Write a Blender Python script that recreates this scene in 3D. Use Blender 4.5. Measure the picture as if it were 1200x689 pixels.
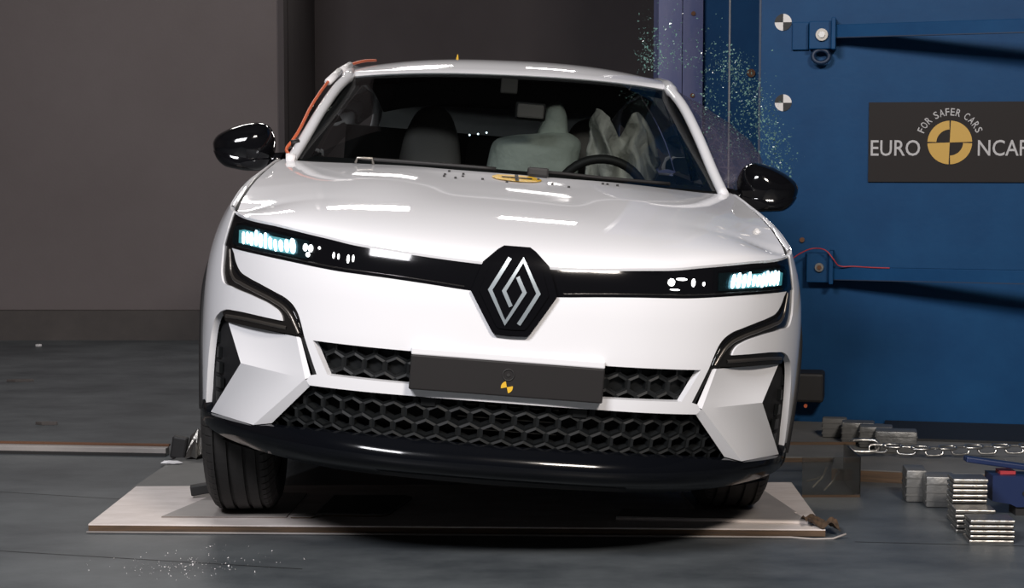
import bpy, bmesh, math, random
import numpy as np
from mathutils import Vector, Matrix
from mathutils.geometry import delaunay_2d_cdt
random.seed(7); rng = np.random.default_rng(7)
for o in list(bpy.data.objects): bpy.data.objects.remove(o)
scene = bpy.context.scene
COL = scene.collection

# ------------------------------------------------------------------ camera
FPX = 2080.0; CAMH = 1.175
cam = bpy.data.cameras.new('camera'); cam.sensor_width = 36.0; cam.lens = FPX / 1200 * 36
cam.clip_end = 200
camo = bpy.data.objects.new('camera', cam); COL.objects.link(camo)
camo.location = (0, 0, CAMH)
camo.rotation_euler = (math.pi / 2 - math.atan((344.5 - 184) / FPX), 0, 0)
scene.camera = camo

# ------------------------------------------------------------------ world, lights, exposure
world = bpy.data.worlds.new('world'); scene.world = world; world.use_nodes = True
bgn = world.node_tree.nodes['Background']
bgn.inputs[0].default_value = (0.55, 0.56, 0.60, 1); bgn.inputs[1].default_value = 0.05
vs = scene.view_settings
vs.view_transform = 'Standard'; vs.look = 'None'; vs.gamma = 1.0; vs.use_curve_mapping = False
vs.exposure = 0.0

def area(name, loc, target, sx, sy, power, col=(1, .96, .92)):
    l = bpy.data.lights.new(name, 'AREA'); l.shape = 'RECTANGLE'; l.size = sx; l.size_y = sy
    l.energy = power; l.color = col
    o = bpy.data.objects.new(name, l); COL.objects.link(o); o.location = loc
    d = Vector(target) - Vector(loc); o.rotation_euler = d.to_track_quat('-Z', 'Y').to_euler()
    return o
# flood lamps hung from the hall's ceiling rig, in front of and above the car
area('flood_lamp_front_left', (-2.2, .2, 4.3), (0, 5.6, .7), 2.0, 1.0, 365, (.97, .96, 1))
area('flood_lamp_front_right', (1.9, .0, 4.1), (0, 5.4, .7), 1.2, .6, 275, (1, .91, .83))
# lamps hung at the far end of the hall, behind and above the car
area('hall_lamp_left', (-2.3, 10.9, 4.0), (-.4, 6.4, 1.1), 1.0, .35, 34)
area('hall_lamp_middle', (-.9, 11.8, 4.3), (-.2, 6.4, 1.1), .9, .3, 34)
area('hall_lamp_right', (.5, 11.8, 4.3), (.3, 6.4, 1.1), .5, .22, 14)

# ------------------------------------------------------------------ materials
def mat(name, col, rough=.5, metal=0., coat=0., spec=.5, noise=None, bump=None, emit=None, estr=0., alpha=1., coatr=.03):
    m = bpy.data.materials.new(name); m.use_nodes = True
    nt = m.node_tree; b = nt.nodes['Principled BSDF']
    b.inputs['Base Color'].default_value = (*col, 1); b.inputs['Roughness'].default_value = rough
    b.inputs['Metallic'].default_value = metal; b.inputs['Coat Weight'].default_value = coat
    b.inputs['Coat Roughness'].default_value = coatr
    b.inputs['Specular IOR Level'].default_value = spec; b.inputs['Alpha'].default_value = alpha
    if emit: b.inputs['Emission Color'].default_value = (*emit, 1); b.inputs['Emission Strength'].default_value = estr
    if noise or bump:
        tc = nt.nodes.new('ShaderNodeTexCoord')
    if noise:
        col2, scale, stretch = noise
        mp = nt.nodes.new('ShaderNodeMapping'); mp.inputs['Scale'].default_value = stretch
        nz = nt.nodes.new('ShaderNodeTexNoise'); nz.inputs['Scale'].default_value = scale; nz.inputs['Detail'].default_value = 6
        nz.inputs['Roughness'].default_value = .65
        cr = nt.nodes.new('ShaderNodeValToRGB'); cr.color_ramp.elements[0].position = .32; cr.color_ramp.elements[1].position = .68
        cr.color_ramp.elements[0].color = (*col, 1); cr.color_ramp.elements[1].color = (*col2, 1)
        nt.links.new(tc.outputs['Object'], mp.inputs[0]); nt.links.new(mp.outputs[0], nz.inputs[0])
        nt.links.new(nz.outputs[0], cr.inputs[0]); nt.links.new(cr.outputs[0], b.inputs['Base Color'])
    if bump:
        nb = nt.nodes.new('ShaderNodeTexNoise'); nb.inputs['Scale'].default_value = bump[0]; nb.inputs['Detail'].default_value = 4
        bp = nt.nodes.new('ShaderNodeBump'); bp.inputs['Strength'].default_value = bump[1]; bp.inputs['Distance'].default_value = bump[2] if len(bump) > 2 else .01
        nt.links.new(tc.outputs['Object'], nb.inputs[0]); nt.links.new(nb.outputs[0], bp.inputs['Height'])
        nt.links.new(bp.outputs[0], b.inputs['Normal'])
    return m

def glass_mat(name, tint, ior=1.45, trans_noise=None, rough=0.0):
    m = bpy.data.materials.new(name); m.use_nodes = True; nt = m.node_tree
    for n in list(nt.nodes): nt.nodes.remove(n)
    out = nt.nodes.new('ShaderNodeOutputMaterial'); mix = nt.nodes.new('ShaderNodeMixShader')
    tr = nt.nodes.new('ShaderNodeBsdfTransparent'); tr.inputs[0].default_value = (*tint, 1)
    gl = nt.nodes.new('ShaderNodeBsdfGlossy'); gl.inputs['Roughness'].default_value = rough
    fr = nt.nodes.new('ShaderNodeFresnel'); fr.inputs[0].default_value = ior
    nt.links.new(fr.outputs[0], mix.inputs[0]); nt.links.new(tr.outputs[0], mix.inputs[1]); nt.links.new(gl.outputs[0], mix.inputs[2])
    nt.links.new(mix.outputs[0], out.inputs[0])
    return m

M = dict(
    paint=mat('white_car_paint', (.78, .78, .80), .6, coat=1.0, spec=.08),
    gloss=mat('gloss_black', (.004, .004, .005), .07, spec=.5),
    lipblack=mat('gloss_black_lip', (.003, .0035, .005), .12, spec=.35),
    blade=mat('dark_gunmetal_trim', (.045, .042, .040), .22, metal=.75, coat=.5),
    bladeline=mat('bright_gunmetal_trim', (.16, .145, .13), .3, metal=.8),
    matte=mat('matte_black_plastic', (.018, .017, .017), .6),
    plateblk=mat('charcoal_plate_plastic', (.017, .0155, .0155), .55, spec=.25, bump=(900, .15, .002)),
    grille=mat('grille_plastic', (.0085, .0095, .010), .5, spec=.22),
    backing=mat('grille_backing', (.006, .006, .007), .7),
    tyre=mat('tyre_rubber', (.024, .022, .021), .75, bump=(120, .2, .004)),
    rim=mat('dark_alloy', (.12, .12, .125), .3, metal=.9),
    glass=glass_mat('windscreen_glass', (.62, .66, .66), 1.36),
    sideglass=glass_mat('side_glass', (.10, .11, .11)),
    lens=glass_mat('lamp_lens', (.92, .96, .97)),
    teal=mat('lamp_reflector', (.06, .12, .14), .18, metal=.9),
    led=mat('led_light', (.9, .95, 1), .3, emit=(.72, .93, 1.0), estr=5.0),
    ledglow=mat('reflector_glow', (.10, .20, .22), .3, emit=(.10, .42, .46), estr=.55),
    ledglint=mat('inner_led_and_glint', (.9, .95, 1), .3, emit=(1.0, .98, .95), estr=3.0),
    silver=mat('silver_badge', (.36, .41, .44), .3, metal=.5),
    yellow=mat('yellow_marker', (.72, .43, .03), .45),
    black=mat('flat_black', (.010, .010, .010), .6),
    white=mat('marker_white', (.72, .70, .68), .6),
    seat=mat('grey_seat_fabric', (.20, .185, .175), .9, bump=(200, .2, .004)),
    airbag=mat('airbag_fabric', (.56, .62, .56), .8, bump=(14, .5, .03)),
    curtain=mat('curtain_airbag_fabric', (.62, .62, .58), .8, bump=(18, .7, .03)),
    cabin=mat('dark_cabin_trim', (.012, .011, .011), .8),
    orange=mat('orange_cable', (.62, .13, .05), .5),
    red=mat('red_cable', (.42, .04, .05), .5),
    tape=mat('white_tape', (.82, .80, .80), .4),
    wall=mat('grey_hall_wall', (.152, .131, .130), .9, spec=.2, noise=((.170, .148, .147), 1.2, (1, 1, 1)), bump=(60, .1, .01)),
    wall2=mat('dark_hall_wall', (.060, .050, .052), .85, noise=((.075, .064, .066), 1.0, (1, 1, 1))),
    skirt=mat('brown_skirting', (.085, .073, .067), .7, noise=((.060, .052, .049), 3, (1, 1, 1))),
    floor=mat('slate_floor', (.050, .058, .065), .40, spec=.4, noise=((.112, .125, .133), 2.2, (1, 1.5, 1)), bump=(30, .15, .004)),
    ceiling=mat('dark_ceiling', (.05, .05, .05), .9),
    blue=mat('blue_painted_steel', (.0045, .046, .132), .5, spec=.16, noise=((.007, .060, .160), 3.5, (1, 1, 1)), bump=(40, .12, .004)),
    blue2=mat('scuffed_blue_steel', (.045, .065, .19), .5, noise=((.085, .095, .21), 6, (3, 3, .6))),
    bluedk=mat('dark_blue_steel', (.010, .026, .062), .5),
    navy=mat('navy_tool_paint', (.012, .025, .085), .4),
    rust=mat('rusty_steel', (.16, .075, .04), .8, metal=.2),
    steel=mat('worn_steel', (.30, .28, .25), .35, metal=.85),
    chrome=mat('galvanised_chain', (.55, .54, .52), .28, metal=.95),
    alu=mat('aluminium', (.40, .385, .36), .36, metal=.95, bump=(35, .35, .01)),
    foil=mat('dull_aluminium', (.20, .20, .195), .42, metal=.55, bump=(25, .4, .01)),
    ply=mat('pale_plywood_face', (.66, .59, .55), .55, noise=((.84, .77, .74), 5, (1, 3, 1)), bump=(40, .2, .004)),
    plyg=mat('grey_sheet_face', (.30, .275, .26), .5, noise=((.38, .35, .33), 5, (1, 2, 1))),
    plyedge=mat('plywood_edge', (.13, .075, .040), .7, noise=((.05, .034, .022), 30, (.2, .2, 4))),
    pad=mat('pale_grey_slab', (.15, .148, .142), .65, noise=((.20, .198, .19), 4, (1, 1, 1))),
    slab=mat('grey_board', (.115, .115, .112), .6, noise=((.16, .16, .155), 4, (1, 1, 1))),
    signbg=mat('charcoal_sign_face', (.020, .0165, .0155), .6, spec=.2),
    signtext=mat('silver_lettering', (.46, .45, .45), .5),
    signyel=mat('ochre_sign_print', (.55, .33, .055), .5),
    shard=mat('green_glass_shard', (.14, .27, .24), .2, spec=.6),
    plastic=glass_mat('clear_plastic', (.72, .72, .70), 1.5, rough=.12),
)
# shattered translucent window film
def film():
    m = bpy.data.materials.new('shattered_glass_film'); m.use_nodes = True; nt = m.node_tree
    b = nt.nodes['Principled BSDF']; b.inputs['Base Color'].default_value = (.13, .11, .155, 1); b.inputs['Roughness'].default_value = .4
    tc = nt.nodes.new('ShaderNodeTexCoord'); v = nt.nodes.new('ShaderNodeTexVoronoi'); v.inputs['Scale'].default_value = 26
    v.feature = 'DISTANCE_TO_EDGE'
    cr = nt.nodes.new('ShaderNodeValToRGB'); cr.color_ramp.elements[0].color = (.6, .6, .6, 1); cr.color_ramp.elements[0].position = .015
    cr.color_ramp.elements[1].color = (.33, .33, .33, 1); cr.color_ramp.elements[1].position = .06
    nt.links.new(tc.outputs['Object'], v.inputs['Vector']); nt.links.new(v.outputs[0], cr.inputs[0]); nt.links.new(cr.outputs[0], b.inputs['Alpha'])
    return m
M['film'] = film()

# ------------------------------------------------------------------ mesh helpers
def obj(name, verts, faces, m, parent=None, smooth=False, normals=None):
    me = bpy.data.meshes.new(name)
    me.from_pydata([tuple(map(float, v)) for v in verts], [], [tuple(map(int, f)) for f in faces])
    me.validate(); me.update()
    mats = m if isinstance(m, (list, tuple)) else [m]
    for mm in mats: me.materials.append(M[mm])
    if smooth: me.polygons.foreach_set('use_smooth', [True] * len(me.polygons))
    o = bpy.data.objects.new(name, me); COL.objects.link(o)
    if parent: o.parent = parent
    return o
class MB:
    """collects simple shapes into one mesh"""
    def __init__(s): s.v = []; s.f = []
    def add(s, v, f):
        k = len(s.v); s.v += [tuple(p) for p in v]; s.f += [tuple(i + k for i in q) for q in f]; return s
    def box(s, a, b, mtx=None, bev=0.0):
        x0, y0, z0 = a; x1, y1, z1 = b
        if bev > 0:
            bm = bmesh.new(); bmesh.ops.create_cube(bm, size=1)
            for v in bm.verts: v.co = Vector(((x0 + x1) / 2 + v.co.x * (x1 - x0), (y0 + y1) / 2 + v.co.y * (y1 - y0), (z0 + z1) / 2 + v.co.z * (z1 - z0)))
            bmesh.ops.bevel(bm, geom=bm.edges[:], offset=bev, segments=2, affect='EDGES', profile=.5)
            bm.verts.index_update()
            v = [tuple(q.co) for q in bm.verts]; f = [tuple(q.index for q in p.verts) for p in bm.faces]; bm.free()
        else:
            v = [(x0, y0, z0), (x1, y0, z0), (x1, y1, z0), (x0, y1, z0), (x0, y0, z1), (x1, y0, z1), (x1, y1, z1), (x0, y1, z1)]
            f = [(0, 3, 2, 1), (4, 5, 6, 7), (0, 1, 5, 4), (1, 2, 6, 5), (2, 3, 7, 6), (3, 0, 4, 7)]
        if mtx is not None: v = [tuple(mtx @ Vector(p)) for p in v]
        return s.add(v, f)
    def prism(s, pts, a, b, axis_map):
        """pts 2-D polygon (ccw), a..b extrusion; axis_map(p,q,h)->xyz"""
        n = len(pts)
        v = [axis_map(p, q, a) for p, q in pts] + [axis_map(p, q, b) for p, q in pts]
        f = [tuple(range(n)), tuple(range(2 * n - 1, n - 1, -1))] + [(i, i + n, (i + 1) % n + n, (i + 1) % n) for i in range(n)]
        return s.add(v, f)
    def tube(s, pts, r, n=8, closed=False):
        pts = [Vector(p) for p in pts]; k = len(pts); rs = r if isinstance(r, (list, tuple)) else [r] * k
        rings = []; up = None
        for i, p in enumerate(pts):
            a = pts[(i - 1) % k] if (closed or i > 0) else p; b = pts[(i + 1) % k] if (closed or i < k - 1) else p
            t = (b - a).normalized()
            if up is None: up = Vector((0, 0, 1)) if abs(t.z) < .9 else Vector((1, 0, 0))
            sd = t.cross(up).normalized(); up = sd.cross(t).normalized()
            rings.append([p + (sd * math.cos(2 * math.pi * j / n) + up * math.sin(2 * math.pi * j / n)) * rs[i] for j in range(n)])
        v = [q for rg in rings for q in rg]; f = []
        for i in range(k if closed else k - 1):
            for j in range(n):
                f.append((i * n + j, i * n + (j + 1) % n, ((i + 1) % k) * n + (j + 1) % n, ((i + 1) % k) * n + j))
        if not closed: f += [tuple(range(n - 1, -1, -1)), tuple((k - 1) * n + j for j in range(n))]
        return s.add(v, f)
    def cyl(s, c, ax, r, h, n=20, r2=None):
        c = Vector(c); ax = Vector(ax).normalized()
        return s.tube([c, c + ax * h], [r, r if r2 is None else r2], n)
    def build(s, name, m, parent=None, smooth=False): return obj(name, s.v, s.f, m, parent, smooth)
def tag(o, label, cat, group=None, kind=None):
    o['label'] = label; o['category'] = cat
    if group: o['group'] = group
    if kind: o['kind'] = kind
    return o
def empty(name, loc, rz=0):
    o = bpy.data.objects.new(name, None); COL.objects.link(o); o.location = loc; o.rotation_euler = (0, 0, rz)
    o.empty_display_size = .2; return o
def autosmooth(o, ang=35):
    me = o.data
    me.polygons.foreach_set('use_smooth', [True] * len(me.polygons))
    bm = bmesh.new(); bm.from_mesh(me)
    for e in bm.edges:
        if len(e.link_faces) == 2 and e.calc_face_angle(0) > math.radians(ang): e.smooth = False
    bm.to_mesh(me); bm.free()
    return o
def grid(fn, nu, nv, flip=False):
    v = [fn(i / nu, j / nv) for j in range(nv + 1) for i in range(nu + 1)]
    f = []
    for j in range(nv):
        for i in range(nu):
            a = j * (nu + 1) + i; q = (a, a + 1, a + nu + 2, a + nu + 1)
            f.append(q[::-1] if flip else q)
    return v, f
def sp(pts, n=6):
    """Catmull-Rom through 2-D/3-D points (open)"""
    p = np.array(pts, float); p = np.vstack([2 * p[0] - p[1], p, 2 * p[-1] - p[-2]]); out = []
    for i in range(1, len(p) - 2):
        p0, p1, p2, p3 = p[i - 1:i + 3]
        d1, d2, d3 = [max(np.linalg.norm(b - a), 1e-6) for a, b in ((p0, p1), (p1, p2), (p2, p3))]
        m1 = ((p1 - p0) / d1 - (p2 - p0) / (d1 + d2) + (p2 - p1) / d2) * d2
        m2 = ((p2 - p1) / d2 - (p3 - p1) / (d2 + d3) + (p3 - p2) / d3) * d2
        for t in np.linspace(0, 1, n, endpoint=False):
            out.append((2 * t**3 - 3 * t**2 + 1) * p1 + (t**3 - 2 * t**2 + t) * m1 + (-2 * t**3 + 3 * t**2) * p2 + (t**3 - t**2) * m2)
    out.append(p[-2]); return [tuple(q) for q in out]
def mir(l): return [(-a, b) for a, b in l][::-1]

# ------------------------------------------------------------------ the hall
def struct(o, label, cat): return tag(o, label, cat, kind='structure')
fl = MB().box((-9, -4, -.2), (9, 16, 0)).build('floor', 'floor'); struct(fl, 'dark slate grey hall floor with faint streaks', 'floor')
def joint(name, a, b, w=.006):
    a = Vector((*a, 0)); b = Vector((*b, 0)); d = (b - a).normalized(); n = Vector((-d.y, d.x, 0)) * w / 2
    m = MB(); m.add([a - n + Vector((0, 0, .0006)), b - n + Vector((0, 0, .0006)), b + n + Vector((0, 0, .0006)), a + n + Vector((0, 0, .0006))], [(0, 1, 2, 3)])
    return m.build(name, 'black', fl)
joint('floor_joint', (-1.55, 5.24), (-.6, 5.0)); joint('floor_joint', (1.05, 5.36), (2.2, 5.22)); joint('floor_joint', (-2.4, 6.35), (-1.28, 6.02), .005)
wl = MB().box((-9, 11.45, 0), (-1.49, 11.6, 6.5)).build('wall_left', 'wall'); struct(wl, 'plain grey hall wall panel left of the car', 'wall')
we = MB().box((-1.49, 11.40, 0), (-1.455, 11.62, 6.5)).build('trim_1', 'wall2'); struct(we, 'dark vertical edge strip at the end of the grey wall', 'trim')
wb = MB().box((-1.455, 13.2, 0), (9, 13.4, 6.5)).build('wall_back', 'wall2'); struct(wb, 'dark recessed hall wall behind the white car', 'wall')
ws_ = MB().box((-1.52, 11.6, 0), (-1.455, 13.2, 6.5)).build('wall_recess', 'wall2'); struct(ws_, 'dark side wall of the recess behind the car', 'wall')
sk = MB().box((-9, 11.36, 0), (-1.49, 11.45, .19)).build('baseboard_left', 'skirt'); struct(sk, 'brown skirting along the foot of the grey wall', 'baseboard')
ws2 = MB().box((-9.2, -4, 0), (-9, 16, 6.5)).build('wall_side', 'wall'); struct(ws2, 'grey hall side wall far left out of frame', 'wall')
cl = MB().box((-9, -4, 6.5), (9, 16, 6.7)).build('ceiling', 'ceiling'); struct(cl, 'dark hall ceiling above the test area', 'ceiling')

# ------------------------------------------------------------------ blue barrier block
BA = math.atan2(-.208, .978)
bar = empty('impact_barrier', (1.081, 7.806, 0), BA)      # local x along the face, local -y towards the camera
tag(bar, 'huge blue painted steel impact barrier block right of the car', 'barrier')
MB().box((0, 0, .0), (3.2, .6, 3.2)).build('front_panel', 'blue', bar)
# side face running back (in local coordinates)
Rb = Matrix.Rotation(-BA, 3, 'Z')
def bl(x, y): 
    p = Rb @ Vector((x - 1.081, y - 7.806, 0)); return (p.x, p.y)
def backpanel(name, x0, x1, y0, y1, m):
    v = []
    for z in (0, 3.6): v += [(*bl(x0, y0), z), (*bl(x1, y0), z), (*bl(x1, y1), z), (*bl(x0, y1), z)]
    return MB().add(v, [(0, 3, 2, 1), (4, 5, 6, 7), (0, 1, 5, 4), (1, 2, 6, 5), (2, 3, 7, 6), (3, 0, 4, 7)]).build(name, m, bar)
backpanel('rear_panel', 1.157, 1.45, 9.50, 9.8, 'blue'); backpanel('rear_panel', 1.012, 1.154, 9.515, 9.8, 'blue')
backpanel('scuffed_column', .776, .90, 9.47, 9.8, 'blue2'); backpanel('scuffed_column', .903, 1.009, 9.455, 9.8, 'blue2')
backpanel('weld_seam', 1.1515, 1.1585, 9.490, 9.52, 'signtext')
MB().add([(*bl(1.081, 7.81), 0), (*bl(1.34, 9.6), 0), (*bl(1.34, 9.6), 3.2), (*bl(1.081, 7.81), 3.2)], [(0, 1, 2, 3)]).build('side_panel', 'blue', bar)
for (x, z) in ((.955, 1.50), (.957, 1.93)):
    MB().cyl((*bl(x, 9.455), z), (.2, -1, 0), .012, .01, 10).build('rusty_bolt', 'rust', bar)
MB().box((-.003, -.004, 0), (.006, .0, 3.2)).build('corner_seam', 'bluedk', bar)
for (bx, bz) in ((-.0, 1.495),):
    MB().cyl((*bl(1.27, 9.5), 1.62), (.2, -1, 0), .022, .014, 14).build('rusty_bolt', 'rust', bar)
MB().cyl((.1935, 0, .814), (0, -1, 0), .011, .012, 12).build('rusty_bolt', 'rust', bar)
# upper hinge bracket with arm
def bracket(z0, z1, zb, xs, boltr, arm_from, arm_to, hook, m='blue'):
    x0, xm, x1 = xs
    br = MB().box((xm, -.07, z0), (x1 - .018, 0, z1), bev=.004).build('hinge_bracket', m, bar)
    MB().box((x0, -.018, z0), (xm - .004, 0, z1), bev=.003).build('mount_plate', m, br)
    MB().box((x1 - .018, -.115, z0 - .004), (x1, 0, z1 + .012), bev=.003).build('end_cheek', m, br)
    bo = MB().cyl((xm + (x1 - xm) * .48, -.07, zb), (0, -1, 0), boltr, .016, 20).build('bolt', 'steel', br); autosmooth(bo)
    MB().cyl((xm + (x1 - xm) * .48, -.086, zb), (0, -1, 0), boltr * .55, .008, 6).build('bolt_nut', 'rust' if boltr < .025 else 'chrome', br)
    if hook:
        cx = xm + (x1 - xm) * .45
        MB().tube([(cx + .035 * math.cos(t), -.05, z0 - .03 + .028 * math.sin(t)) for t in np.linspace(0, 2 * math.pi, 16, endpoint=False)], .010, 8, True).build('lifting_eye', 'bluedk', br, True)
    a = Vector(arm_from); b = Vector(arm_to)
    ln = (b - a).length; ang = math.atan2(b.y - a.y, b.x - a.x); pit = math.atan2(b.z - a.z, math.hypot(b.x - a.x, b.y - a.y))
    mtx = Matrix.Translation(a) @ Matrix.Rotation(ang, 4, 'Z') @ Matrix.Rotation(-pit, 4, 'Y')
    ar = MB().box((0, -.02, -.028), (ln, .02, .028), mtx, bev=.003).build('swing_arm', m, bar)
    MB().box((0, -.021, -.029), (ln, -.018, -.025), mtx).build('arm_lip', 'bluedk', ar)
    return br
bracket(1.638, 1.757, 1.698, (.141, .215, .329), .026, (.32, -.06, 1.712), (1.75, -.55, 1.70), True)
bracket(.632, .760, .699, (.212, .216, .332), .019, (.32, -.06, .673), (1.75, -.50, .692), False)
# black rubber stop sticking out by the car
rs = MB().box((.10, -.16, .118), (.30, -.0, .245), bev=.012).build('rubber_stop', 'matte', bar)
MB().cyl((.225, -.16, .105), (0, -1, 0), .008, .01, 10).build('orange_plug', 'orange', rs)
# black sheet standing in for the shadow gap under the barrier's front
blk = MB().box((.56, -.50, .0205), (1.5, -.01, .03)).build('base_shade', 'black', bar)

# targets and sign
def onwall(u, z, d=0.0):
    p = Matrix.Rotation(BA, 3, 'Z') @ Vector((u, -d, 0)); return (1.081 + p.x, 7.806 + p.y, z)
def sector(r, a0, a1, y0, y1, n=8, r0=0.0):
    mb = MB(); t = np.linspace(a0, a1, n + 1)
    pts = [(r * math.cos(a), r * math.sin(a)) for a in t]
    pts += [(0, 0)] if r0 == 0 else [(r0 * math.cos(a), r0 * math.sin(a)) for a in t[::-1]]
    return mb.prism(pts, -y0, -y1, lambda p, q, h: (p, h, q))
def target(z, u, label):
    t = empty('target_marker', onwall(u, z), BA); tag(t, label, 'marker', 'checkered discs on the barrier')
    mb = MB(); mb.cyl((0, 0, 0), (0, -1, 0), .0365, .003, 28); mb.build('white_disc', 'white', t)
    for a in (math.pi / 2, -math.pi / 2): sector(.0365, a, a + math.pi / 2, .003, .0045).build('black_quadrant', 'black', t)
target(1.759, .1005, 'upper checkered black and white disc beside the barrier hinge bracket')
target(1.411, .1045, 'lower checkered black and white disc between bracket and door mirror')

sg = empty('sign_board', onwall(.472, 1.068), BA); tag(sg, 'charcoal sign with silver lettering and ochre round emblem on the blue barrier', 'sign')
SW, SH = .682, .342
MB().box((0, -.012, 0), (SW, 0, SH)).build('board', 'signbg', sg)
def text_mesh(body, name, size, m, parent, center=False, width=None, xf=None, height=None):
    cu = bpy.data.curves.new(name, 'FONT'); cu.body = body; cu.size = size; cu.extrude = .0; cu.resolution_u = 3
    cu.offset = size * .006
    o = bpy.data.objects.new(name + '_tmp', cu); COL.objects.link(o)
    dg = bpy.context.evaluated_depsgraph_get(); me = bpy.data.meshes.new_from_object(o.evaluated_get(dg))
    bpy.data.objects.remove(o)
    co = np.array([v.co[:] for v in me.vertices]); mn, mx = co.min(0), co.max(0)
    for v in me.vertices:
        x, y = v.co.x - mn[0], v.co.y - mn[1]
        if center: x -= (mx[0] - mn[0]) / 2
        if width: x *= width / (mx[0] - mn[0])
        if height: y *= height / (mx[1] - mn[1])
        p = xf(x, y) if xf else (x, 0, y)
        v.co = p
    me.materials.clear(); me.materials.append(M[m])
    return me
def add_mesh(name, me, parent):
    o = bpy.data.objects.new(name, me); COL.objects.link(o); o.parent = parent; return o
def place(x0, z0): return lambda x, y: (x0 + x, -.0135, z0 + y)
me = text_mesh('EURO', 'lettering', .1, 'signtext', sg, width=.208, height=.068, xf=place(.010, .112)); add_mesh('lettering', me, sg)
me = text_mesh('NCAP', 'lettering', .1, 'signtext', sg, width=.208, height=.068, xf=place(.458, .112)); add_mesh('lettering', me, sg)
EC = (.341, .169); ER = .093
# arc lettering
letters = 'FOR SAFER CARS'; bm = bmesh.new()
span = math.radians(142); 
wd = {'F': .85, 'O': 1.1, 'R': 1.0, ' ': .55, 'S': .95, 'A': 1.05, 'E': .9, 'C': 1.0}
tot = sum(wd[c] for c in letters); acc = 0
for c in letters:
    w = wd[c]; a = math.pi / 2 + span / 2 - span * (acc + w / 2) / tot; acc += w
    if c == ' ': continue
    ca, sa = math.cos(a), math.sin(a); wl_ = ER * 1.3 * span * w / tot * .80
    def xf(x, y, ca=ca, sa=sa):
        r = ER + .022 + y; return (EC[0] + r * ca + x * sa, -.0135, EC[1] + r * sa - x * ca)
    me = text_mesh(c, 'c', .04, 'signtext', sg, center=True, width=wl_, height=.031, xf=xf)
    bm.from_mesh(me); bpy.data.meshes.remove(me)
me = bpy.data.meshes.new('arc_lettering'); bm.to_mesh(me); bm.free(); me.materials.append(M['signtext']); add_mesh('arc_lettering', me, sg)
em = empty('emblem_tmp', (0, 0, 0)); bpy.data.objects.remove(em)
def sec_at(r, a0, a1, r0, name, m):
    mb = sector(r, a0, a1, .012, .0145, 14, r0); mb.v = [(x + EC[0], y, z + EC[1]) for x, y, z in mb.v]; return mb.build(name, m, sg)
g = .035
sec_at(ER, 0 + g, math.pi / 2 - g, 0, 'emblem_quarter', 'signyel'); sec_at(ER, math.pi + g, 1.5 * math.pi - g, 0, 'emblem_quarter', 'signyel')
sec_at(ER, math.pi / 2 + g, math.pi - g, ER * .60, 'emblem_arc', 'signyel'); sec_at(ER, 1.5 * math.pi + g, 2 * math.pi - g, ER * .60, 'emblem_arc', 'signyel')
# red cable
def wall3(l): return [onwall(u, z, d) for u, z, d in l]
rc = MB().tube(sp(wall3([(.135, .715, .20), (.19, .760, .14), (.25, .782, .10), (.30, .775, .125), (.335, .735, .13), (.352, .712, .12), (.42, .707, .115), (.50, .7045, .14), (.57, .7045, .16)]), 5), .0028, 6).build('cable', 'red', None, True)
tag(rc, 'thin red cable looping over the lower hinge bracket', 'cable')

# ------------------------------------------------------------------ floor boards and sheets
def board(name, pts, z0, z1, mtop, medge, label, cat, group=None, curl=None):
    n = len(pts); v = [(x, y, z0) for x, y in pts] + [(x, y, z1) for x, y in pts]
    cx = sum(p[0] for p in pts) / n
    t = empty(name, (pts[0][0], pts[0][1], z0)); tag(t, label, cat, group)
    off = Vector((pts[0][0], pts[0][1], z0))
    sh = lambda L: [tuple(Vector(q) - off) for q in L]
    tz = max(z1 - .004, z0 + (z1 - z0) * .6)
    a = sh([(x, y, z0) for x, y in pts] + [(x, y, tz) for x, y in pts])
    f = [tuple(range(n - 1, -1, -1))] + [(i, (i + 1) % n, (i + 1) % n + n, i + n) for i in range(n)]
    obj('core', a, f, medge, t)
    a = sh([(x, y, tz) for x, y in pts] + [(x, y, z1) for x, y in pts])
    f = [tuple(range(n, 2 * n))] + [(i, (i + 1) % n, (i + 1) % n + n, i + n) for i in range(n)]
    obj('face_sheet', a, f, mtop, t)
    return t
bd = board('plywood_sheet', [(-1.33, 5.50), (.97, 5.42), (.99, 6.22), (-1.315, 6.14)], .004, .0265, 'ply', 'plyedge', 'large pale plywood sheet under the front wheels of the car', 'board')
ft = MB().tube([(-1.332, 5.485, .004), (-.4, 5.452, .004), (.5, 5.421, .004), (.86, 5.408, .004), (.93, 5.40, -.0), (.99, 5.395, .003), (1.03, 5.40, .016)], .0035, 6).build('edge_strip', 'plyg', None, True)
tag(ft, 'thin white strip along the front edge of the plywood sheet', 'strip')
cr = MB().add(*grid(lambda u, v: (.91 + u * .11, 5.425 + .1 * v + .012 * math.sin(u * 9), .049 - .020 * u + .012 * math.sin(u * 11 + v * 4)), 14, 4)).build('crumpled_tape', 'plyedge')
tag(cr, 'crumpled brown tape at the right corner of the plywood sheet', 'tape')
board('thin_board', [(-1.12, 5.60), (-.72, 5.595), (-.70, 6.0), (-1.0, 6.02)], .027, .0305, 'plyg', 'plyedge', 'thin grey board under the tyre on the left', 'board')
board('thin_board', [(-.705, 5.585), (-.64, 5.585), (-.60, 5.64), (-.68, 5.64)], .027, .033, 'plyg', 'plyedge', 'small grey board offcut between the tyre and the dark board', 'board')
board('rounded_board', [(-.63, 5.62), (-.42, 5.605), (-.395, 5.63), (-.335, 5.90), (-.36, 5.93), (-.60, 5.93)], .027, .036, 'slab', 'plyedge', 'dark round cornered board under the car front', 'board')
board('thin_board', [(.33, 5.56), (.93, 5.50), (.90, 5.66), (.36, 5.68)], .027, .0385, 'plyg', 'ply', 'lower grey board under the tyre on the right', 'board')
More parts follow.
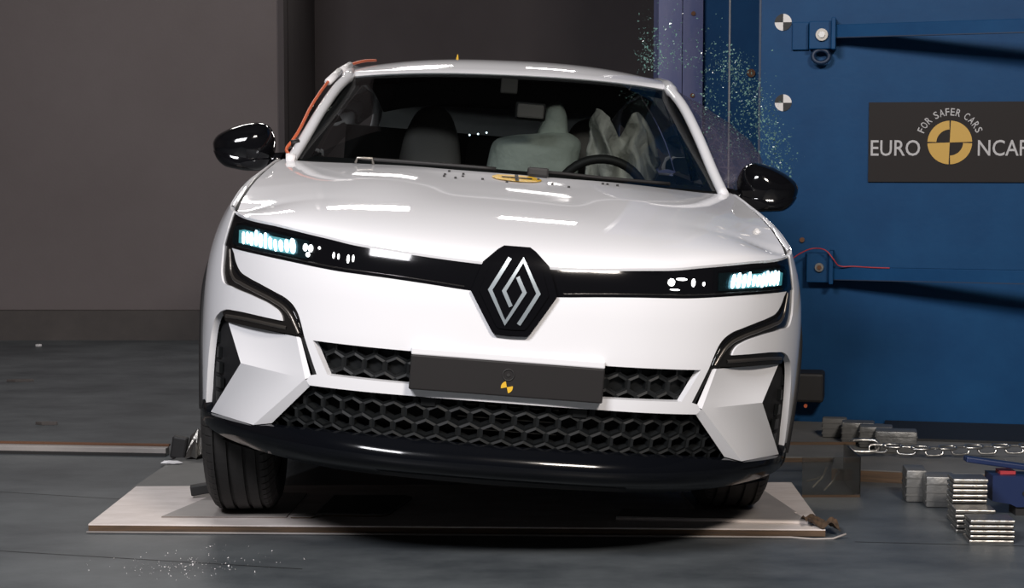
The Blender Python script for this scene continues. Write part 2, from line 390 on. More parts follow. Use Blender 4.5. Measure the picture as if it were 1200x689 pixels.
board('thin_board', [(.60, 5.69), (.92, 5.67), (.87, 6.03), (.58, 6.02)], .027, .0305, 'plyg', 'ply', 'upper grey board under the tyre on the right', 'board')
board('grey_sheet', [(-1.345, 6.20), (-1.0, 6.2), (-1.0, 6.96), (-1.30, 6.96)], .0, .008, 'pad', 'slab', 'flat grey sheet on the floor behind the pale plywood', 'sheet')
# floor rail
rl = empty('floor_rail', (-1.36, 6.95, 0)); tag(rl, 'long brown metal floor rail leading in from the left', 'rail')
ra = math.atan2(.155, -1.5)
rm = Matrix.Rotation(ra, 4, 'Z')
MB().box((0, -.02, 0), (4.2, .03, .032), rm, bev=.003).build('rail_bar', 'plyg', rl)
MB().box((0, -.034, .033), (4.2, -.012, .040), rm).build('rail_lip', 'rust', rl)
MB().box((0, .030, 0), (4.2, .036, .012), rm).build('rail_foot', 'matte', rl)
kb = MB().box((-.03, -.02, 0), (.03, .02, .088), Matrix.Translation((-1.305, 6.86, .002)) @ Matrix.Rotation(.16, 4, 'Y'), bev=.008).build('stop_block', 'matte')
tag(kb, 'small black block at the end of the floor rail', 'block')
def crumple(name, loc, sx, sy, h, m, label, cat, seed, n=9):
    r = np.random.default_rng(seed); hh = r.random((n + 1, n + 1)) * h
    jx = (r.random((n + 1, n + 1)) - .5) * sx / n; jy = (r.random((n + 1, n + 1)) - .5) * sy / n
    def fn(u, v):
        i, j = round(u * n), round(v * n); e = min(u, 1 - u, v, 1 - v) * 4
        return (loc[0] + (u - .5) * sx + jx[i, j], loc[1] + (v - .5) * sy + jy[i, j], loc[2] + .002 + hh[i, j] * min(1, .25 + e))
    v, f = grid(fn, n, n); o = obj(name, v, f, m); tag(o, label, cat); return o
crumple('plastic_wrap', (-1.185, 6.86, .009), .16, .14, .12, 'alu', 'crumpled shiny wrapping beside the black stop block', 'wrapping', 3)
crumple('paper_scrap', (-1.30, 6.70, .009), .08, .03, .01, 'tape', 'small torn paper scrap on the grey sheet', 'scrap', 4, 5)
wg = MB().box((-.045, -.02, 0), (.045, .02, .034), Matrix.Translation((-1.04, 5.94, .040)) @ Matrix.Rotation(.15, 4, 'Z') @ Matrix.Rotation(-.14, 4, 'Y'), bev=.004).build('black_wedge', 'black')
tag(wg, 'black wedge lying against the left front tyre', 'wedge')

# right side clutter
board('concrete_slab', [(.98, 6.79), (2.6, 6.77), (2.6, 7.44), (1.0, 7.77)], 0, .02, 'pad', 'plyedge', 'pale grey slab on the floor at the foot of the barrier', 'slab')
board('grey_board', [(1.165, 6.40), (1.52, 6.30), (2.4, 6.22), (2.4, 6.60), (1.24, 6.74)], .0, .045, 'slab', 'plyedge', 'grey board with brown wooden edge right of the car', 'board')
def block(name, x, y, sx, sy, sz, rz, m, label, group):
    o = MB().box((-sx / 2, -sy / 2, 0), (sx / 2, sy / 2, sz), bev=.006).build(name, m); o.location = (x, y, .021 if y > 6.78 else .001); o.rotation_euler = (0, 0, rz)
    rib = MB()
    for k in range(3): rib.box((-sx / 2 - .002, -sy / 2 - .002, sz * (.2 + .27 * k)), (sx / 2 + .002, sy / 2 + .002, sz * (.2 + .27 * k) + .004))
    rib.build('rib_line', m, o)
    tag(o, label, 'block', group); autosmooth(o); return o
block('aluminium_block', 1.335, 7.28, .10, .06, .08, -.2, 'slab', 'grey square block farthest in the row before the barrier', 'row of metal blocks by the barrier')
block('aluminium_block', 1.405, 7.14, .13, .09, .085, -.2, 'foil', 'dull metal block, second from the barrier in the row', 'row of metal blocks by the barrier')
block('aluminium_block', 1.455, 7.03, .13, .09, .085, -.2, 'foil', 'dull metal block, third from the barrier in the row', 'row of metal blocks by the barrier')
block('aluminium_block', 1.51, 6.915, .16, .10, .085, -.2, 'foil', 'dull metal block nearest the chain shackle in the row', 'row of metal blocks by the barrier')
block('foil_block', 1.385, 6.04, .07, .12, .11, -.1, 'foil', 'dull silver block beside the tallest sheet stack, left one', 'silver blocks left of the stacks')
block('foil_block', 1.445, 5.935, .10, .10, .105, -.1, 'foil', 'dull silver block beside the tallest sheet stack, right one', 'silver blocks left of the stacks')
def stack(x, y, sx, sy, n, th, label, rz=-.05):
    t = empty('sheet_stack', (x, y, 0), rz); tag(t, label, 'stack', 'stacks of corrugated aluminium')
    me = None
    for k in range(n):
        jx, jy = random.uniform(-.003, .003), random.uniform(-.003, .003)
        if me is None:
            o = MB().box((-sx / 2, -sy / 2, 0), (sx / 2, sy / 2, th * .72), bev=th * .2).build('aluminium_sheet', 'alu', t); me = o.data
        else:
            o = bpy.data.objects.new('aluminium_sheet', me); COL.objects.link(o); o.parent = t
        o.location = (jx, jy, k * th)
    MB().box((-sx / 2 + .006, -sy / 2 + .006, 0), (sx / 2 - .006, sy / 2 - .006, n * th - th * .4)).build('stack_core', 'black', t)
stack(1.475, 5.68, .112, .10, 9, .0165, 'tallest striped aluminium sheet stack beside the blue tool')
stack(1.455, 5.53, .125, .09, 5, .0155, 'middle aluminium sheet stack, between the tallest and the front one')
stack(1.465, 5.38, .135, .10, 5, .0155, 'front aluminium sheet stack, nearest the viewer')
# chain
ch = empty('steel_chain', (1.30, 6.66, .018)); tag(ch, 'galvanised steel chain lying across the grey board', 'chain')
cp = sp([(0, 0, .062), (.10, -.02, .058), (.25, -.05, .052), (.42, -.03, .054), (.6, -.02, .056), (.85, -.02, .054)], 20); cp = [Vector(p) for p in cp]
L = np.r_[0, np.cumsum([(cp[i + 1] - cp[i]).length for i in range(len(cp) - 1)])]
def cpt(t): return Vector([np.interp(t, L, [p[k] for p in cp]) for k in range(3)])
def linkmesh(l, w, r):
    pts = []
    for t in np.linspace(0, 2 * math.pi, 16, endpoint=False):
        c, s_ = math.cos(t), math.sin(t); pts.append((c * w + math.copysign(max(0, l - w), c) * (1 if abs(c) > .01 else 0), s_ * w, 0))
    return MB().tube(pts, r, 6, True)
lk = linkmesh(.034, .0145, .0048).build('chain_link', 'chrome', ch, True)
k = 0; t = .085
while t < L[-1] - .02:
    o = lk if k == 0 else bpy.data.objects.new('chain_link', lk.data)
    if k: COL.objects.link(o); o.parent = ch
    d = cpt(t + .01) - cpt(t - .01); o.location = cpt(t) + Vector((0, 0, .014 if k % 2 else .0))
    o.rotation_euler = (math.pi / 2 * .8 if k % 2 == 0 else .25, 0, math.atan2(d.y, d.x))
    t += .052; k += 1
shk = linkmesh(.055, .026, .0085).build('shackle', 'chrome', ch, True); shk.location = (.035, .0, .066); shk.rotation_euler = (.9, 0, 0)
# blue clamp tool at the right edge
tl = empty('blue_clamp_tool', (1.605, 5.80, 0)); tag(tl, 'navy blue steel clamp tool at the right edge beside the stacks', 'tool')
MB().prism([(-.03, .05), (.03, .04), (.05, .03), (.30, .03), (.30, .125), (-.03, .135)], -.05, .05, lambda p, q, h: (p, h, q)).build('body', 'navy', tl)
MB().box((0, -.022, -.008), (.32, .022, .010), Matrix.Translation((-.115, -.02, .185)) @ Matrix.Rotation(.14, 4, 'Y'), bev=.004).build('lever', 'navy', tl)
MB().cyl((.075, -.049, .075), (0, -1, 0), .008, .005, 12).build('pivot_hole', 'black', tl)
MB().box((.0, -.03, .135), (.05, .03, .146)).build('red_pad', 'red', tl)
MB().box((.05, -.04, .0), (.28, .04, .03)).build('foot', 'matte', tl)
# clear crumpled plastic right of the tyre
pl = empty('clear_plastic_box', (1.105, 6.08, 0)); tag(pl, 'clear plastic box with brown rim beside the right tyre', 'plastic box')
MB().box((-.10, -.002, .0), (.10, .002, .14)).build('front_sheet', 'plastic', pl)
MB().box((.098, -.002, 0), (.102, .30, .14)).build('side_sheet', 'plastic', pl)
MB().box((-.10, -.004, 0), (.10, .004, .008)).build('bottom_rim', 'plyedge', pl)
MB().box((-.10, .29, .135), (.14, .30, .145)).build('back_rim', 'plyedge', pl)
for (a, b) in (((-.06, .02, .03), (-.01, .03, .10)), ((-.02, .02, .02), (.03, .02, .09)), ((-.08, .03, .05), (-.03, .02, .07))):
    MB().tube([a, ((a[0] + b[0]) / 2 + .01, .025, (a[2] + b[2]) / 2), b], .0035, 6).build('crease', 'alu', pl)
for (x, y, l, a, m, lb) in ((-2.58, 9.25, .07, .1, 'skirt', 'dark splinter on the floor at the far left edge'), (-2.05, 7.75, .05, -.1, 'skirt', 'dark scrap on the floor above the floor rail'), (-2.95, 11.0, .018, .4, 'tape', 'bright chip on the floor near the grey wall')):
    o = MB().prism([(-l, 0), (-l * .3, -.02), (l, -.008), (l * .9, .012), (-l * .2, .016)], 0, .012, lambda p, q, h: (p, q, h)).build('floor_scrap', m); o.location = (x, y, .0005); o.rotation_euler = (0, 0, a); tag(o, lb, 'scrap')
# glass fragments on the floor
def chips(n, sampler, size, m):
    mb = MB()
    for i in range(n):
        c = np.array(sampler()); s_ = size[0] + (size[1] - size[0]) * rng.random()**2
        a = rng.normal(size=(4, 3)); a /= np.linalg.norm(a, axis=1)[:, None]
        v = c + a * s_; mb.add(v, [(0, 1, 2), (0, 2, 3), (0, 3, 1), (1, 3, 2)])
    return mb
mb = chips(150, lambda: (-.92 + rng.normal() * .11, 5.05 + rng.normal() * .10, .003), (.0015, .0045), 'shard')
o = mb.build('glass_fragments', 'tape'); tag(o, 'scattered glittering glass fragments on the floor in front of the plywood', 'glass', kind='stuff')

# ------------------------------------------------------------------ the car: body surface
# body coordinates: x to the right of the picture, y back from the nose, z up
PLAN = np.array([(0, 0), (0.2, 0.006), (0.4, 0.035), (0.55, 0.095), (0.67, 0.18), (0.765, 0.28), (0.838, 0.38), (0.889, 0.48), (0.922, 0.60), (0.939, 0.78), (0.942, 1.0), (0.925, 1.5), (0.92, 2.1), (0.925, 3.1), (0.92, 3.5), (0.87, 3.85), (0.74, 4.07), (0.5, 4.17), (0.25, 4.195), (0, 4.2)])
def plan_curve(pts, n=24):
    p = np.vstack([(-pts[1][0], pts[1][1]), pts, (-pts[-2][0], pts[-2][1])]); out = []
    for i in range(1, len(p) - 2):
        p0, p1, p2, p3 = p[i - 1:i + 3]
        d1, d2, d3 = [max(np.linalg.norm(b - a), 1e-6) for a, b in ((p0, p1), (p1, p2), (p2, p3))]
        m1 = ((p1 - p0) / d1 - (p2 - p0) / (d1 + d2) + (p2 - p1) / d2) * d2
        m2 = ((p2 - p1) / d2 - (p3 - p1) / (d2 + d3) + (p3 - p2) / d3) * d2
        for t in np.linspace(0, 1, n, endpoint=False):
            out.append((2 * t**3 - 3 * t**2 + 1) * p1 + (t**3 - 2 * t**2 + t) * m1 + (-2 * t**3 + 3 * t**2) * p2 + (t**3 - t**2) * m2)
    out.append(p[-2]); return np.array(out)
PL = plan_curve(PLAN); SL = np.r_[0, np.cumsum(np.linalg.norm(np.diff(PL, axis=0), axis=1))]; SMAX = SL[-1]
GZ = ([.08, .14, .2, .3, .42, .55, .7, .78, .84, .9, 1.0], [.16, .09, .055, .028, .012, 0, .004, .016, .036, .066, .12])
DXY = ([0, .3, .42, .5, .6, .7, .8, .95, 1.05, 1.2, 1.4, 1.8, 3.2, 3.8, 4.2], [0, 0, .018, .048, .075, .090, .100, .115, .128, .133, .13, .12, .12, .10, .05])
HEY = [.43, .5, .6, .7, .85, 1.0, 1.2, 1.32]; HEX = [.819, .820, .818, .815, .812, .805, .793, .780]; HEZ = [.874, .897, .921, .944, .968, .991, 1.020, 1.036]
ZTY = ([0, .4, .55, .7, 1.0, 1.3, 2.2, 3.4, 4.2], [.84, .876, .910, .942, .992, 1.032, 1.04, 1.08, 1.06])
def smooth_interp(x, a, w): return np.mean([np.interp(x + d, *a) for d in np.linspace(-w, w, 17)], axis=0)
def ztop(y): return smooth_interp(y, ZTY, .06)
def twist(p):
    k = np.clip((p[..., 1] - 1.2) / .9, 0, 1); k = k * k * (3 - 2 * k)
    q = p.copy(); q[..., 2] = p[..., 2] + .04 * k * p[..., 0]; return q
def S0(s, z):
    s = np.asarray(s, float); z = np.asarray(z, float); a = np.abs(s)
    x = np.interp(a, SL, PL[:, 0]); y = np.interp(a, SL, PL[:, 1])
    t = np.clip((z - .55) / (ztop(y) - .55), 0, 1.3); front = np.clip(1 - y / .9, 0, 1); lo = np.clip((.5 - z) / .4, 0, 1)
    xx = x - smooth_interp(y, DXY, .06) * t**3 - .03 * lo**2 * np.clip(x / .6, 0, 1)
    yy = y + smooth_interp(z, GZ, .03) * front
    return np.stack([np.sign(s) * xx, yy, z], -1)
def S(s, z): return twist(S0(s, z))
def Sn(s, z, e=.006):
    a = S(s + e, z) - S(s - e, z); b = S(s, z + e) - S(s, z - e); n = np.cross(a, b)
    return n / np.linalg.norm(n, axis=-1, keepdims=True)
HALF = np.argmax(PL[:, 1] > 3.3)
def s_at_y(y): return float(np.interp(y, PL[:HALF, 1], SL[:HALF]))
def Soff(s, z, d): return S(s, z) + Sn(s, z) * np.asarray(d)[..., None]

CAR_Y = 4.85; OX = -.053; OZ = .075; YAW = math.radians(1.87); ROLL = math.radians(4.6)
car = empty('car', (OX, CAR_Y, OZ), YAW)
tag(car, 'white crossover car with gloss black trim leaning towards the blue barrier', 'car')
def part(o, parent=None):
    if parent is None or parent is car: o.parent = car; o.rotation_euler = (0, ROLL, 0)
    else: o.parent = parent
    return o

def inside(pts, poly):
    x, y = pts[:, 0], pts[:, 1]; r = np.zeros(len(pts), bool); p = np.array(poly); q = np.roll(p, 1, 0)
    for (x1, y1), (x2, y2) in zip(p, q):
        if y1 == y2: continue
        c = ((y1 > y) != (y2 > y)) & (x < (x2 - x1) * (y - y1) / (y2 - y1) + x1); r ^= c
    return r
def resample(loop, sp_):
    out = []
    for i, a in enumerate(loop):
        b = loop[(i + 1) % len(loop)]; n = max(1, int(math.hypot(b[0] - a[0], b[1] - a[1]) / sp_))
        for k in range(n): out.append((a[0] + (b[0] - a[0]) * k / n, a[1] + (b[1] - a[1]) * k / n))
    return out
def panel(name, loops, m, spacing=.02, off=0.0, thick=.014, parent=None, offn=None, label=None, rim=True):
    """a body panel cut out of the body surface: outline and holes in (s, z)"""
    loops = [resample(l, spacing) for l in loops]
    V = []; E = []
    for l in loops:
        k = len(V); V += l; E += [(k + i, k + (i + 1) % len(l)) for i in range(len(l))]
    B = np.array(V); lo, hi = B.min(0), B.max(0)
    gx, gz = np.meshgrid(np.arange(lo[0], hi[0], spacing), np.arange(lo[1], hi[1], spacing)); G = np.stack([gx.ravel() + .0013, gz.ravel() + .0007], -1)
    keep = inside(G, loops[0])
    for h in loops[1:]: keep &= ~inside(G, h)
    G = G[keep]
    if len(G):
        d = np.full(len(G), 9.)
        for i in range(0, len(B), 200): d = np.minimum(d, np.linalg.norm(G[:, None] - B[None, i:i + 200], axis=2).min(1))
        G = G[d > spacing * .45]
    V = [Vector(p) for p in V] + [Vector(p) for p in G]
    r = delaunay_2d_cdt(V, E, [], 0, 1e-7); P = np.array([tuple(p) for p in r[0]]); T = np.array([f for f in r[2] if len(f) == 3])
    C = P[T].mean(1); k = inside(C, loops[0])
    for h in loops[1:]: k &= ~inside(C, h)
    T = T[k]
    a = P[T[:, 1]] - P[T[:, 0]]; b = P[T[:, 2]] - P[T[:, 0]]; fl_ = (a[:, 0] * b[:, 1] - a[:, 1] * b[:, 0]) < 0; T[fl_] = T[fl_][:, ::-1]
    N = Sn(P[:, 0], P[:, 1]); o_ = off if offn is None else offn(P[:, 0], P[:, 1])
    X = S(P[:, 0], P[:, 1]) + N * (np.asarray(o_)[..., None] if offn is not None else o_)
    verts = [tuple(p) for p in X]; faces = [tuple(t) for t in T]; nb = len(faces)
    cnt = {}
    for t in T:
        for i in range(3):
            e = (t[i], t[(i + 1) % 3]); cnt[e] = 1
    bd_ = [e for e in cnt if (e[1], e[0]) not in cnt]
    if rim:
        base = {}
        for e in bd_:
            for q in e:
                if q not in base:
                    base[q] = len(verts); verts.append(tuple(X[q])); verts.append(tuple(X[q] - N[q] * thick))
        for a_, b_ in bd_: faces.append((base[b_], base[a_], base[a_] + 1, base[b_] + 1))
    o = obj(name, verts, faces, m); me = o.data
    me.polygons.foreach_set('use_smooth', [i < nb for i in range(len(me.polygons))])
    if offn is None and len(me.polygons) == len(faces):
        nl = []
        for pi, p in enumerate(me.polygons):
            for vi in p.vertices: nl.append(tuple(N[vi]) if pi < nb else tuple(p.normal))
        me.normals_split_custom_set(nl)
    part(o, parent)
    if label: o['label'] = label
    return o
def strip_on(name, pts, w, m, off, h=.006, parent=None):
    """raised ribbon following a polyline on the body surface"""
    p = np.array(pts); t = np.gradient(p, axis=0); t /= np.linalg.norm(t, axis=1)[:, None]; nn = np.stack([-t[:, 1], t[:, 0]], -1)
    w = np.asarray(w) * np.ones(len(p)); rows = []
    for du, dh in ((-1, -h), (-1, 0), (-.5, h * .35), (0, h * .5), (.5, h * .35), (1, 0), (1, -h)):
        q = p + nn * (w * du / 2)[:, None]; rows.append(Soff(q[:, 0], q[:, 1], np.full(len(p), off + dh)))
    k = len(rows); n = len(p); v = [tuple(rows[j][i]) for i in range(n) for j in range(k)]
    f = [(i * k + j, i * k + j + 1, (i + 1) * k + j + 1, (i + 1) * k + j) for i in range(n - 1) for j in range(k - 1)]
    o = obj(name, v, f, m, None, True); part(o, parent); return o

# outlines (s, z), right half
bandtop = [(0, .803), (.09, .805), (.24, .812), (.357, .820), (.46, .827), (.53, .836), (.607, .844), (.67, .850), (.74, .856), (.82, .860), (.90, .866), (.935, .870), (.962, .874)]
bandbot = [(0, .725), (.118, .727), (.232, .735), (.35, .742), (.43, .745), (.49, .747), (.554, .751), (.61, .755), (.687, .760), (.767, .764), (.87, .768), (.945, .771)]
lampout_unused = [(.975, .874), (.985, .838), (.995, .80), (1.002, .775)]
bladeout = [(1.018, .775), (1.012, .742), (1.004, .695), (.988, .671), (.93, .660), (.807, .645), (.72, .627), (.69, .614), (.678, .600), (.674, .590)]
bladein = [(.935, .769), (.91, .733), (.88, .709), (.835, .696), (.777, .684), (.71, .668), (.66, .653), (.635, .638), (.617, .618), (.606, .597), (.588, .553)]
bt, bb = sp(bandtop), sp(bandbot); bo_, bi_ = sp(bladeout), sp(bladein)
lbt = sp([(.674, .590), (.746, .592), (.90, .593), (.95, .590), (.985, .580)]); vo = sp([(.985, .580), (1.02, .557), (1.04, .525), (1.055, .47), (1.065, .41), (1.075, .35), (1.085, .292)])
lbb = [(.606, .553), (.64, .556), (.78, .556), (.95, .555)]
WY, WZ, AR = .92, .33, .378; SWC = s_at_y(WY)
def arch(a0, a1, r=AR, n=24, sc=None): sc = SWC if sc is None else sc; return [(sc + r * math.cos(math.radians(a)), WZ + r * math.sin(math.radians(a))) for a in np.linspace(a0, a1, n)]

# white upper bumper with the two grille openings framed
half = bb + bi_[2:] + [(.584, .545), (.540, .454), (.562, .448), (.575, .432), (.562, .420), (.268, .423), (0, .424)]
out = half + mir(half)[1:-1]
ug = [(.560, .548), (.505, .456), (0, .456), (-.505, .456), (-.560, .548), (0, .548)]
bump = panel('front_bumper', [out, ug], 'paint', .018, thick=.024)
# headlamp band
half = bb[:-1] + [(.945, .771), (1.016, .775), (1.010, .80), (1.000, .838), (.986, .874)] + [(a, b - .003) for a, b in bt[::-1]]
band = panel('light_band', [half + mir(half)[1:-1]], 'gloss', .02, off=-.004, thick=.03)
# soft step under each headlamp: white lip is part of the bumper surface
for sgn in (1, -1):
    f = (lambda l: l) if sgn > 0 else mir
    # bumper corner
    a0 = math.degrees(math.acos((1.10 - SWC) / AR)) if abs((1.10 - SWC) / AR) < 1 else 180
    corner = bo_ + lbt[1:] + vo[1:] + [(1.10, .30)] + arch(186, 135, n=14) + [(1.14, .70)]
    corner = [p for p in corner]
    panel('bumper_corner', [f(corner[::-1])], 'paint', .018, thick=.02)
    # fender
    top = [(s_at_y(y), float(ztop(y)) - .003) for y in np.linspace(.42, 1.36, 18)]
    fend = [(.988, .877)] + [(s, z) for s, z in top if s > 1.01] + [(s_at_y(1.36), .24)] + [(SWC + AR + .02, .24)] + arch(-8, 135, n=40) + [(1.14, .70), (1.018, .775)] + [(1.012, .80), (1.002, .838)]
    panel('front_fender', [f(fend[::-1])], 'paint', .025, thick=.015)
    # black arch lip
    al = arch(190, -10, AR + .004, 44)
    strip_on('arch_lip', f(al) if sgn > 0 else [(-a, b) for a, b in al], .028, 'matte', .004, .012)
    # blade
    bl_ = bi_ + [(.600, .548), (.618, .553)] + lbb[1:] + [(.96, .556), (.985, .580)] + lbt[::-1][1:] + bo_[::-1][1:]
    bd_ = panel('bumper_blade', [f(bl_)], 'blade', .014, off=-.006, thick=.02)
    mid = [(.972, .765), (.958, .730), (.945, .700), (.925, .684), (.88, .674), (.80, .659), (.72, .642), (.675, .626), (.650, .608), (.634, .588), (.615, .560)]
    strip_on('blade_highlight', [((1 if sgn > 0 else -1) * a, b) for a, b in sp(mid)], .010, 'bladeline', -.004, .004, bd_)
    mid2 = [(.955, .768), (.938, .733), (.91, .705), (.86, .688), (.79, .674), (.715, .658), (.665, .641), (.638, .622), (.620, .598), (.602, .560)]
    strip_on('blade_edge', [((1 if sgn > 0 else -1) * a, b) for a, b in sp(mid2)], .006, 'gloss', -.003, .004, bd_)
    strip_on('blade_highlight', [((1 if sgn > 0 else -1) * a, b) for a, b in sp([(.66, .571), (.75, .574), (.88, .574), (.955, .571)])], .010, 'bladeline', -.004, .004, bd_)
    # air curtain: recessed black
    vent = [(.93, .575), (1.0, .61)] + [(s + .045, z + .01) for s, z in vo[3:]] + [(1.10, .262), (1.0, .255), (.80, .447)]
    vt = panel('air_curtain', [f(vent[::-1])], 'backing', .02, offn=lambda s, z: np.interp(np.abs(s), [.80, .95, 1.03, 1.08, 1.14], [-.05, -.05, -.038, -.018, -.006]), thick=.03)
    for k in range(5):
        z0 = .30 + k * .045
        q = [(1.0 + .012 * k, z0), (1.055, z0), (1.052, z0 + .032), (1.0 + .012 * k, z0 + .032)]
        panel('vent_fin', [f(q)], 'grille', .02, off=-.022, thick=.012, parent=vt)
    # facetted fin
    def P3(s, z, d): return Vector(Soff(np.array(sgn * s), np.array(z), np.array(d)))
    A, B, C, Dq = P3(.952, .553, -.012), P3(.620, .551, -.004), P3(.574, .437, .005), P3(.837, .447, .006)
    E_, G_ = P3(1.052, .268, -.004), P3(.769, .277, .010)
    C2, G2 = P3(.560, .420, -.004), P3(.712, .286, -.012)
    B2 = P3(.608, .551, -.008); C3 = P3(.560, .442, -.004)
    mb = MB()
    def quad(a, b, c, d, n=6):
        v, f_ = grid(lambda u, w: a.lerp(b, u).lerp(d.lerp(c, u), w), n, n); mb.add(v, f_)
    quad(A, B, C, Dq); quad(Dq, C, G_, E_); quad(C, C2, G2, G_); quad(B, B2, C3, C)
    fn = mb.build('corner_fin', 'paint'); bm = bmesh.new(); bm.from_mesh(fn.data); bmesh.ops.remove_doubles(bm, verts=bm.verts[:], dist=1e-5); bm.to_mesh(fn.data); bm.free()
    # thickness: inner edges down
    part(fn); 
    if sgn > 0: fn.data.flip_normals()
    autosmooth(fn, 9)
    # slit
    strip_on('bumper_slit', [(sgn * .596, .552), (sgn * .548, .452)], .016, 'black', -.006, .004)
# dark body behind the openings
bk = [(.62, .56), (.60, .41), (.74, .275), (.4, .275), (0, .275)]
back = panel('grille_backing', [[(.60, .56), (0, .56)] + [(-.60, .56), (-.60, .41), (-.76, .262), (0, .262), (.76, .262), (.60, .41)]], 'backing', .04, off=-.085, thick=.01)
# honeycomb grilles
def honeycomb(name, poly, pitch, rowh, wall, off, depth, m, parent=None):
    mb = MB(); P = np.array(poly); lo, hi = P.min(0) - .02, P.max(0) + .02
    R = int((hi[1] - lo[1]) / rowh) + 2
    for r in range(R):
        zc = hi[1] - (r + .25) * rowh; nx = int((hi[0] - lo[0]) / pitch) + 2
        for c in range(-nx // 2 - 1, nx // 2 + 2):
            sc = c * pitch + (pitch / 2 if r % 2 else 0)
            if not inside(np.array([[sc, zc]]), poly)[0]: continue
            def hexa(k): return [(sc + pitch / 2 * dx * k, zc + rowh * dz * k) for dx, dz in ((0, .667), (1, .333), (1, -.333), (0, -.667), (-1, -.333), (-1, .333))]
            o_, i_ = hexa(1.0), hexa(1 - wall)
            ov = Soff(np.array([a for a, b in o_]), np.array([b for a, b in o_]), np.full(6, off)); iv = Soff(np.array([a for a, b in i_]), np.array([b for a, b in i_]), np.full(6, off + .003))
            ib = Soff(np.array([a for a, b in i_]), np.array([b for a, b in i_]), np.full(6, off - depth))
            v = [*ov, *iv, *ib]; f = []
            for q in range(6):
                w_ = (q + 1) % 6; f += [(q, 6 + q, 6 + w_, w_), (6 + q, 12 + q, 12 + w_, 6 + w_)]
            mb.add(v, f)
    o = mb.build(name, m); part(o, parent); return o
ugp = [(.60, .575), (.53, .43), (-.53, .43), (-.60, .575)]
lgp = [(.58, .445), (.745, .265), (-.745, .265), (-.58, .445)]
honeycomb('upper_grille', ugp, .0625, .045, .24, -.027, .016, 'grille')
honeycomb('lower_grille', lgp, .0625, .043, .26, -.030, .03, 'grille')
panel('grille_floor', [[(.60, .56), (0, .56), (-.60, .56), (-.53, .44), (0, .44), (.53, .44)]], 'grille', .04, off=-.046, thick=.005)
for sx in (-.215, .215):
    panel('sensor_cover', [[(sx - .02, .392), (sx + .02, .392), (sx + .02, .422), (sx - .02, .422)]], 'grille', .02, off=-.024, thick=.01)
# bright radiator slats glimpsed through the lower grille
for k in range(3):
    strip_on('radiator_slat', [(s, .395 - .036 * k) for s in np.linspace(-.13, .16, 14)], .005, 'steel', -.07, .004)
# number plate panel
def flatbox(name, x0, x1, z0, z1, y0, y1, m, parent=None, bev=.004):
    o = MB().box((x0, y0, z0), (x1, y1, z1), bev=bev).build(name, m); part(o, parent); return o
plate = flatbox('number_plate_panel', -.268, .266, .446, .542, -.016, .05, 'plateblk')
flatbox('plate_top_edge', -.268, .266, .5415, .562, -.012, .05, 'paint', plate)
kh = MB().tube([(.002 + .0155 * math.cos(t), -.0165, .506 + .0155 * math.sin(t)) for t in np.linspace(0, 2 * math.pi, 20, endpoint=False)], .0022, 6, True).build('plate_ring', 'matte', None, True); part(kh, plate)
kh = MB().cyl((.002, -.016, .506), (0, -1, 0), .005, .003, 10).build('plate_screw', 'matte'); part(kh, plate)
for a in (math.pi / 2 + .25, -math.pi / 2 + .25):
    s_ = sector(.0165, a, a + math.pi / 2, .0, .0015, 8); s_.v = [(x + .0005, y - .0165, z + .472) for x, y, z in s_.v]; q = s_.build('yellow_quadrant', 'yellow'); part(q, plate)
# gloss black lower lip
def lipoff(s, z):
    t = np.clip((.296 - z) / .105, 0, 1); return -.004 + .045 * np.sin(np.pi * np.clip(t * 1.1, 0, 1))**.8 * np.clip(1.25 - np.abs(s) / 1.1, 0.2, 1)
lip_t = [(0, .294), (.33, .296), (.54, .293), (.713, .284), (.769, .275), (.90, .271), (1.052, .266), (1.085, .292), (1.10, .30)]
lip = lip_t + [(SWC - AR + .0, .30), (SWC - AR + .002, .27), (SWC - AR - .01, .242), (1.02, .220), (.8, .198), (.5, .185), (0, .180)]
lip = lip[::-1]
lipo = panel('front_lip', [lip + mir(lip)[1:-1]], 'lipblack', .014, offn=lipoff, thick=.02)
autosmooth(lipo, 40)
# under tray
ut = MB(); pts = [tuple(Soff(np.array(s), np.array(.19), np.array(-.01))) for s in np.linspace(-1.0, 1.0, 24)]
ut.v = pts + [(p[0] * .8, 1.0, .17) for p in pts]; n = 24; ut.f = [(i, i + n, i + n + 1, i + 1) for i in range(n - 1)]
part(ut.build('under_tray', 'black'))
o = MB().box((-.62, 1.0, .15), (.62, 3.9, .19)).build('floor_pan', 'black'); part(o)
for x in (-.60, .60):
    o = MB().box((x - .03, .55, .17), (x + .03, 1.35, .80)).build('wheel_housing', 'black'); part(o)
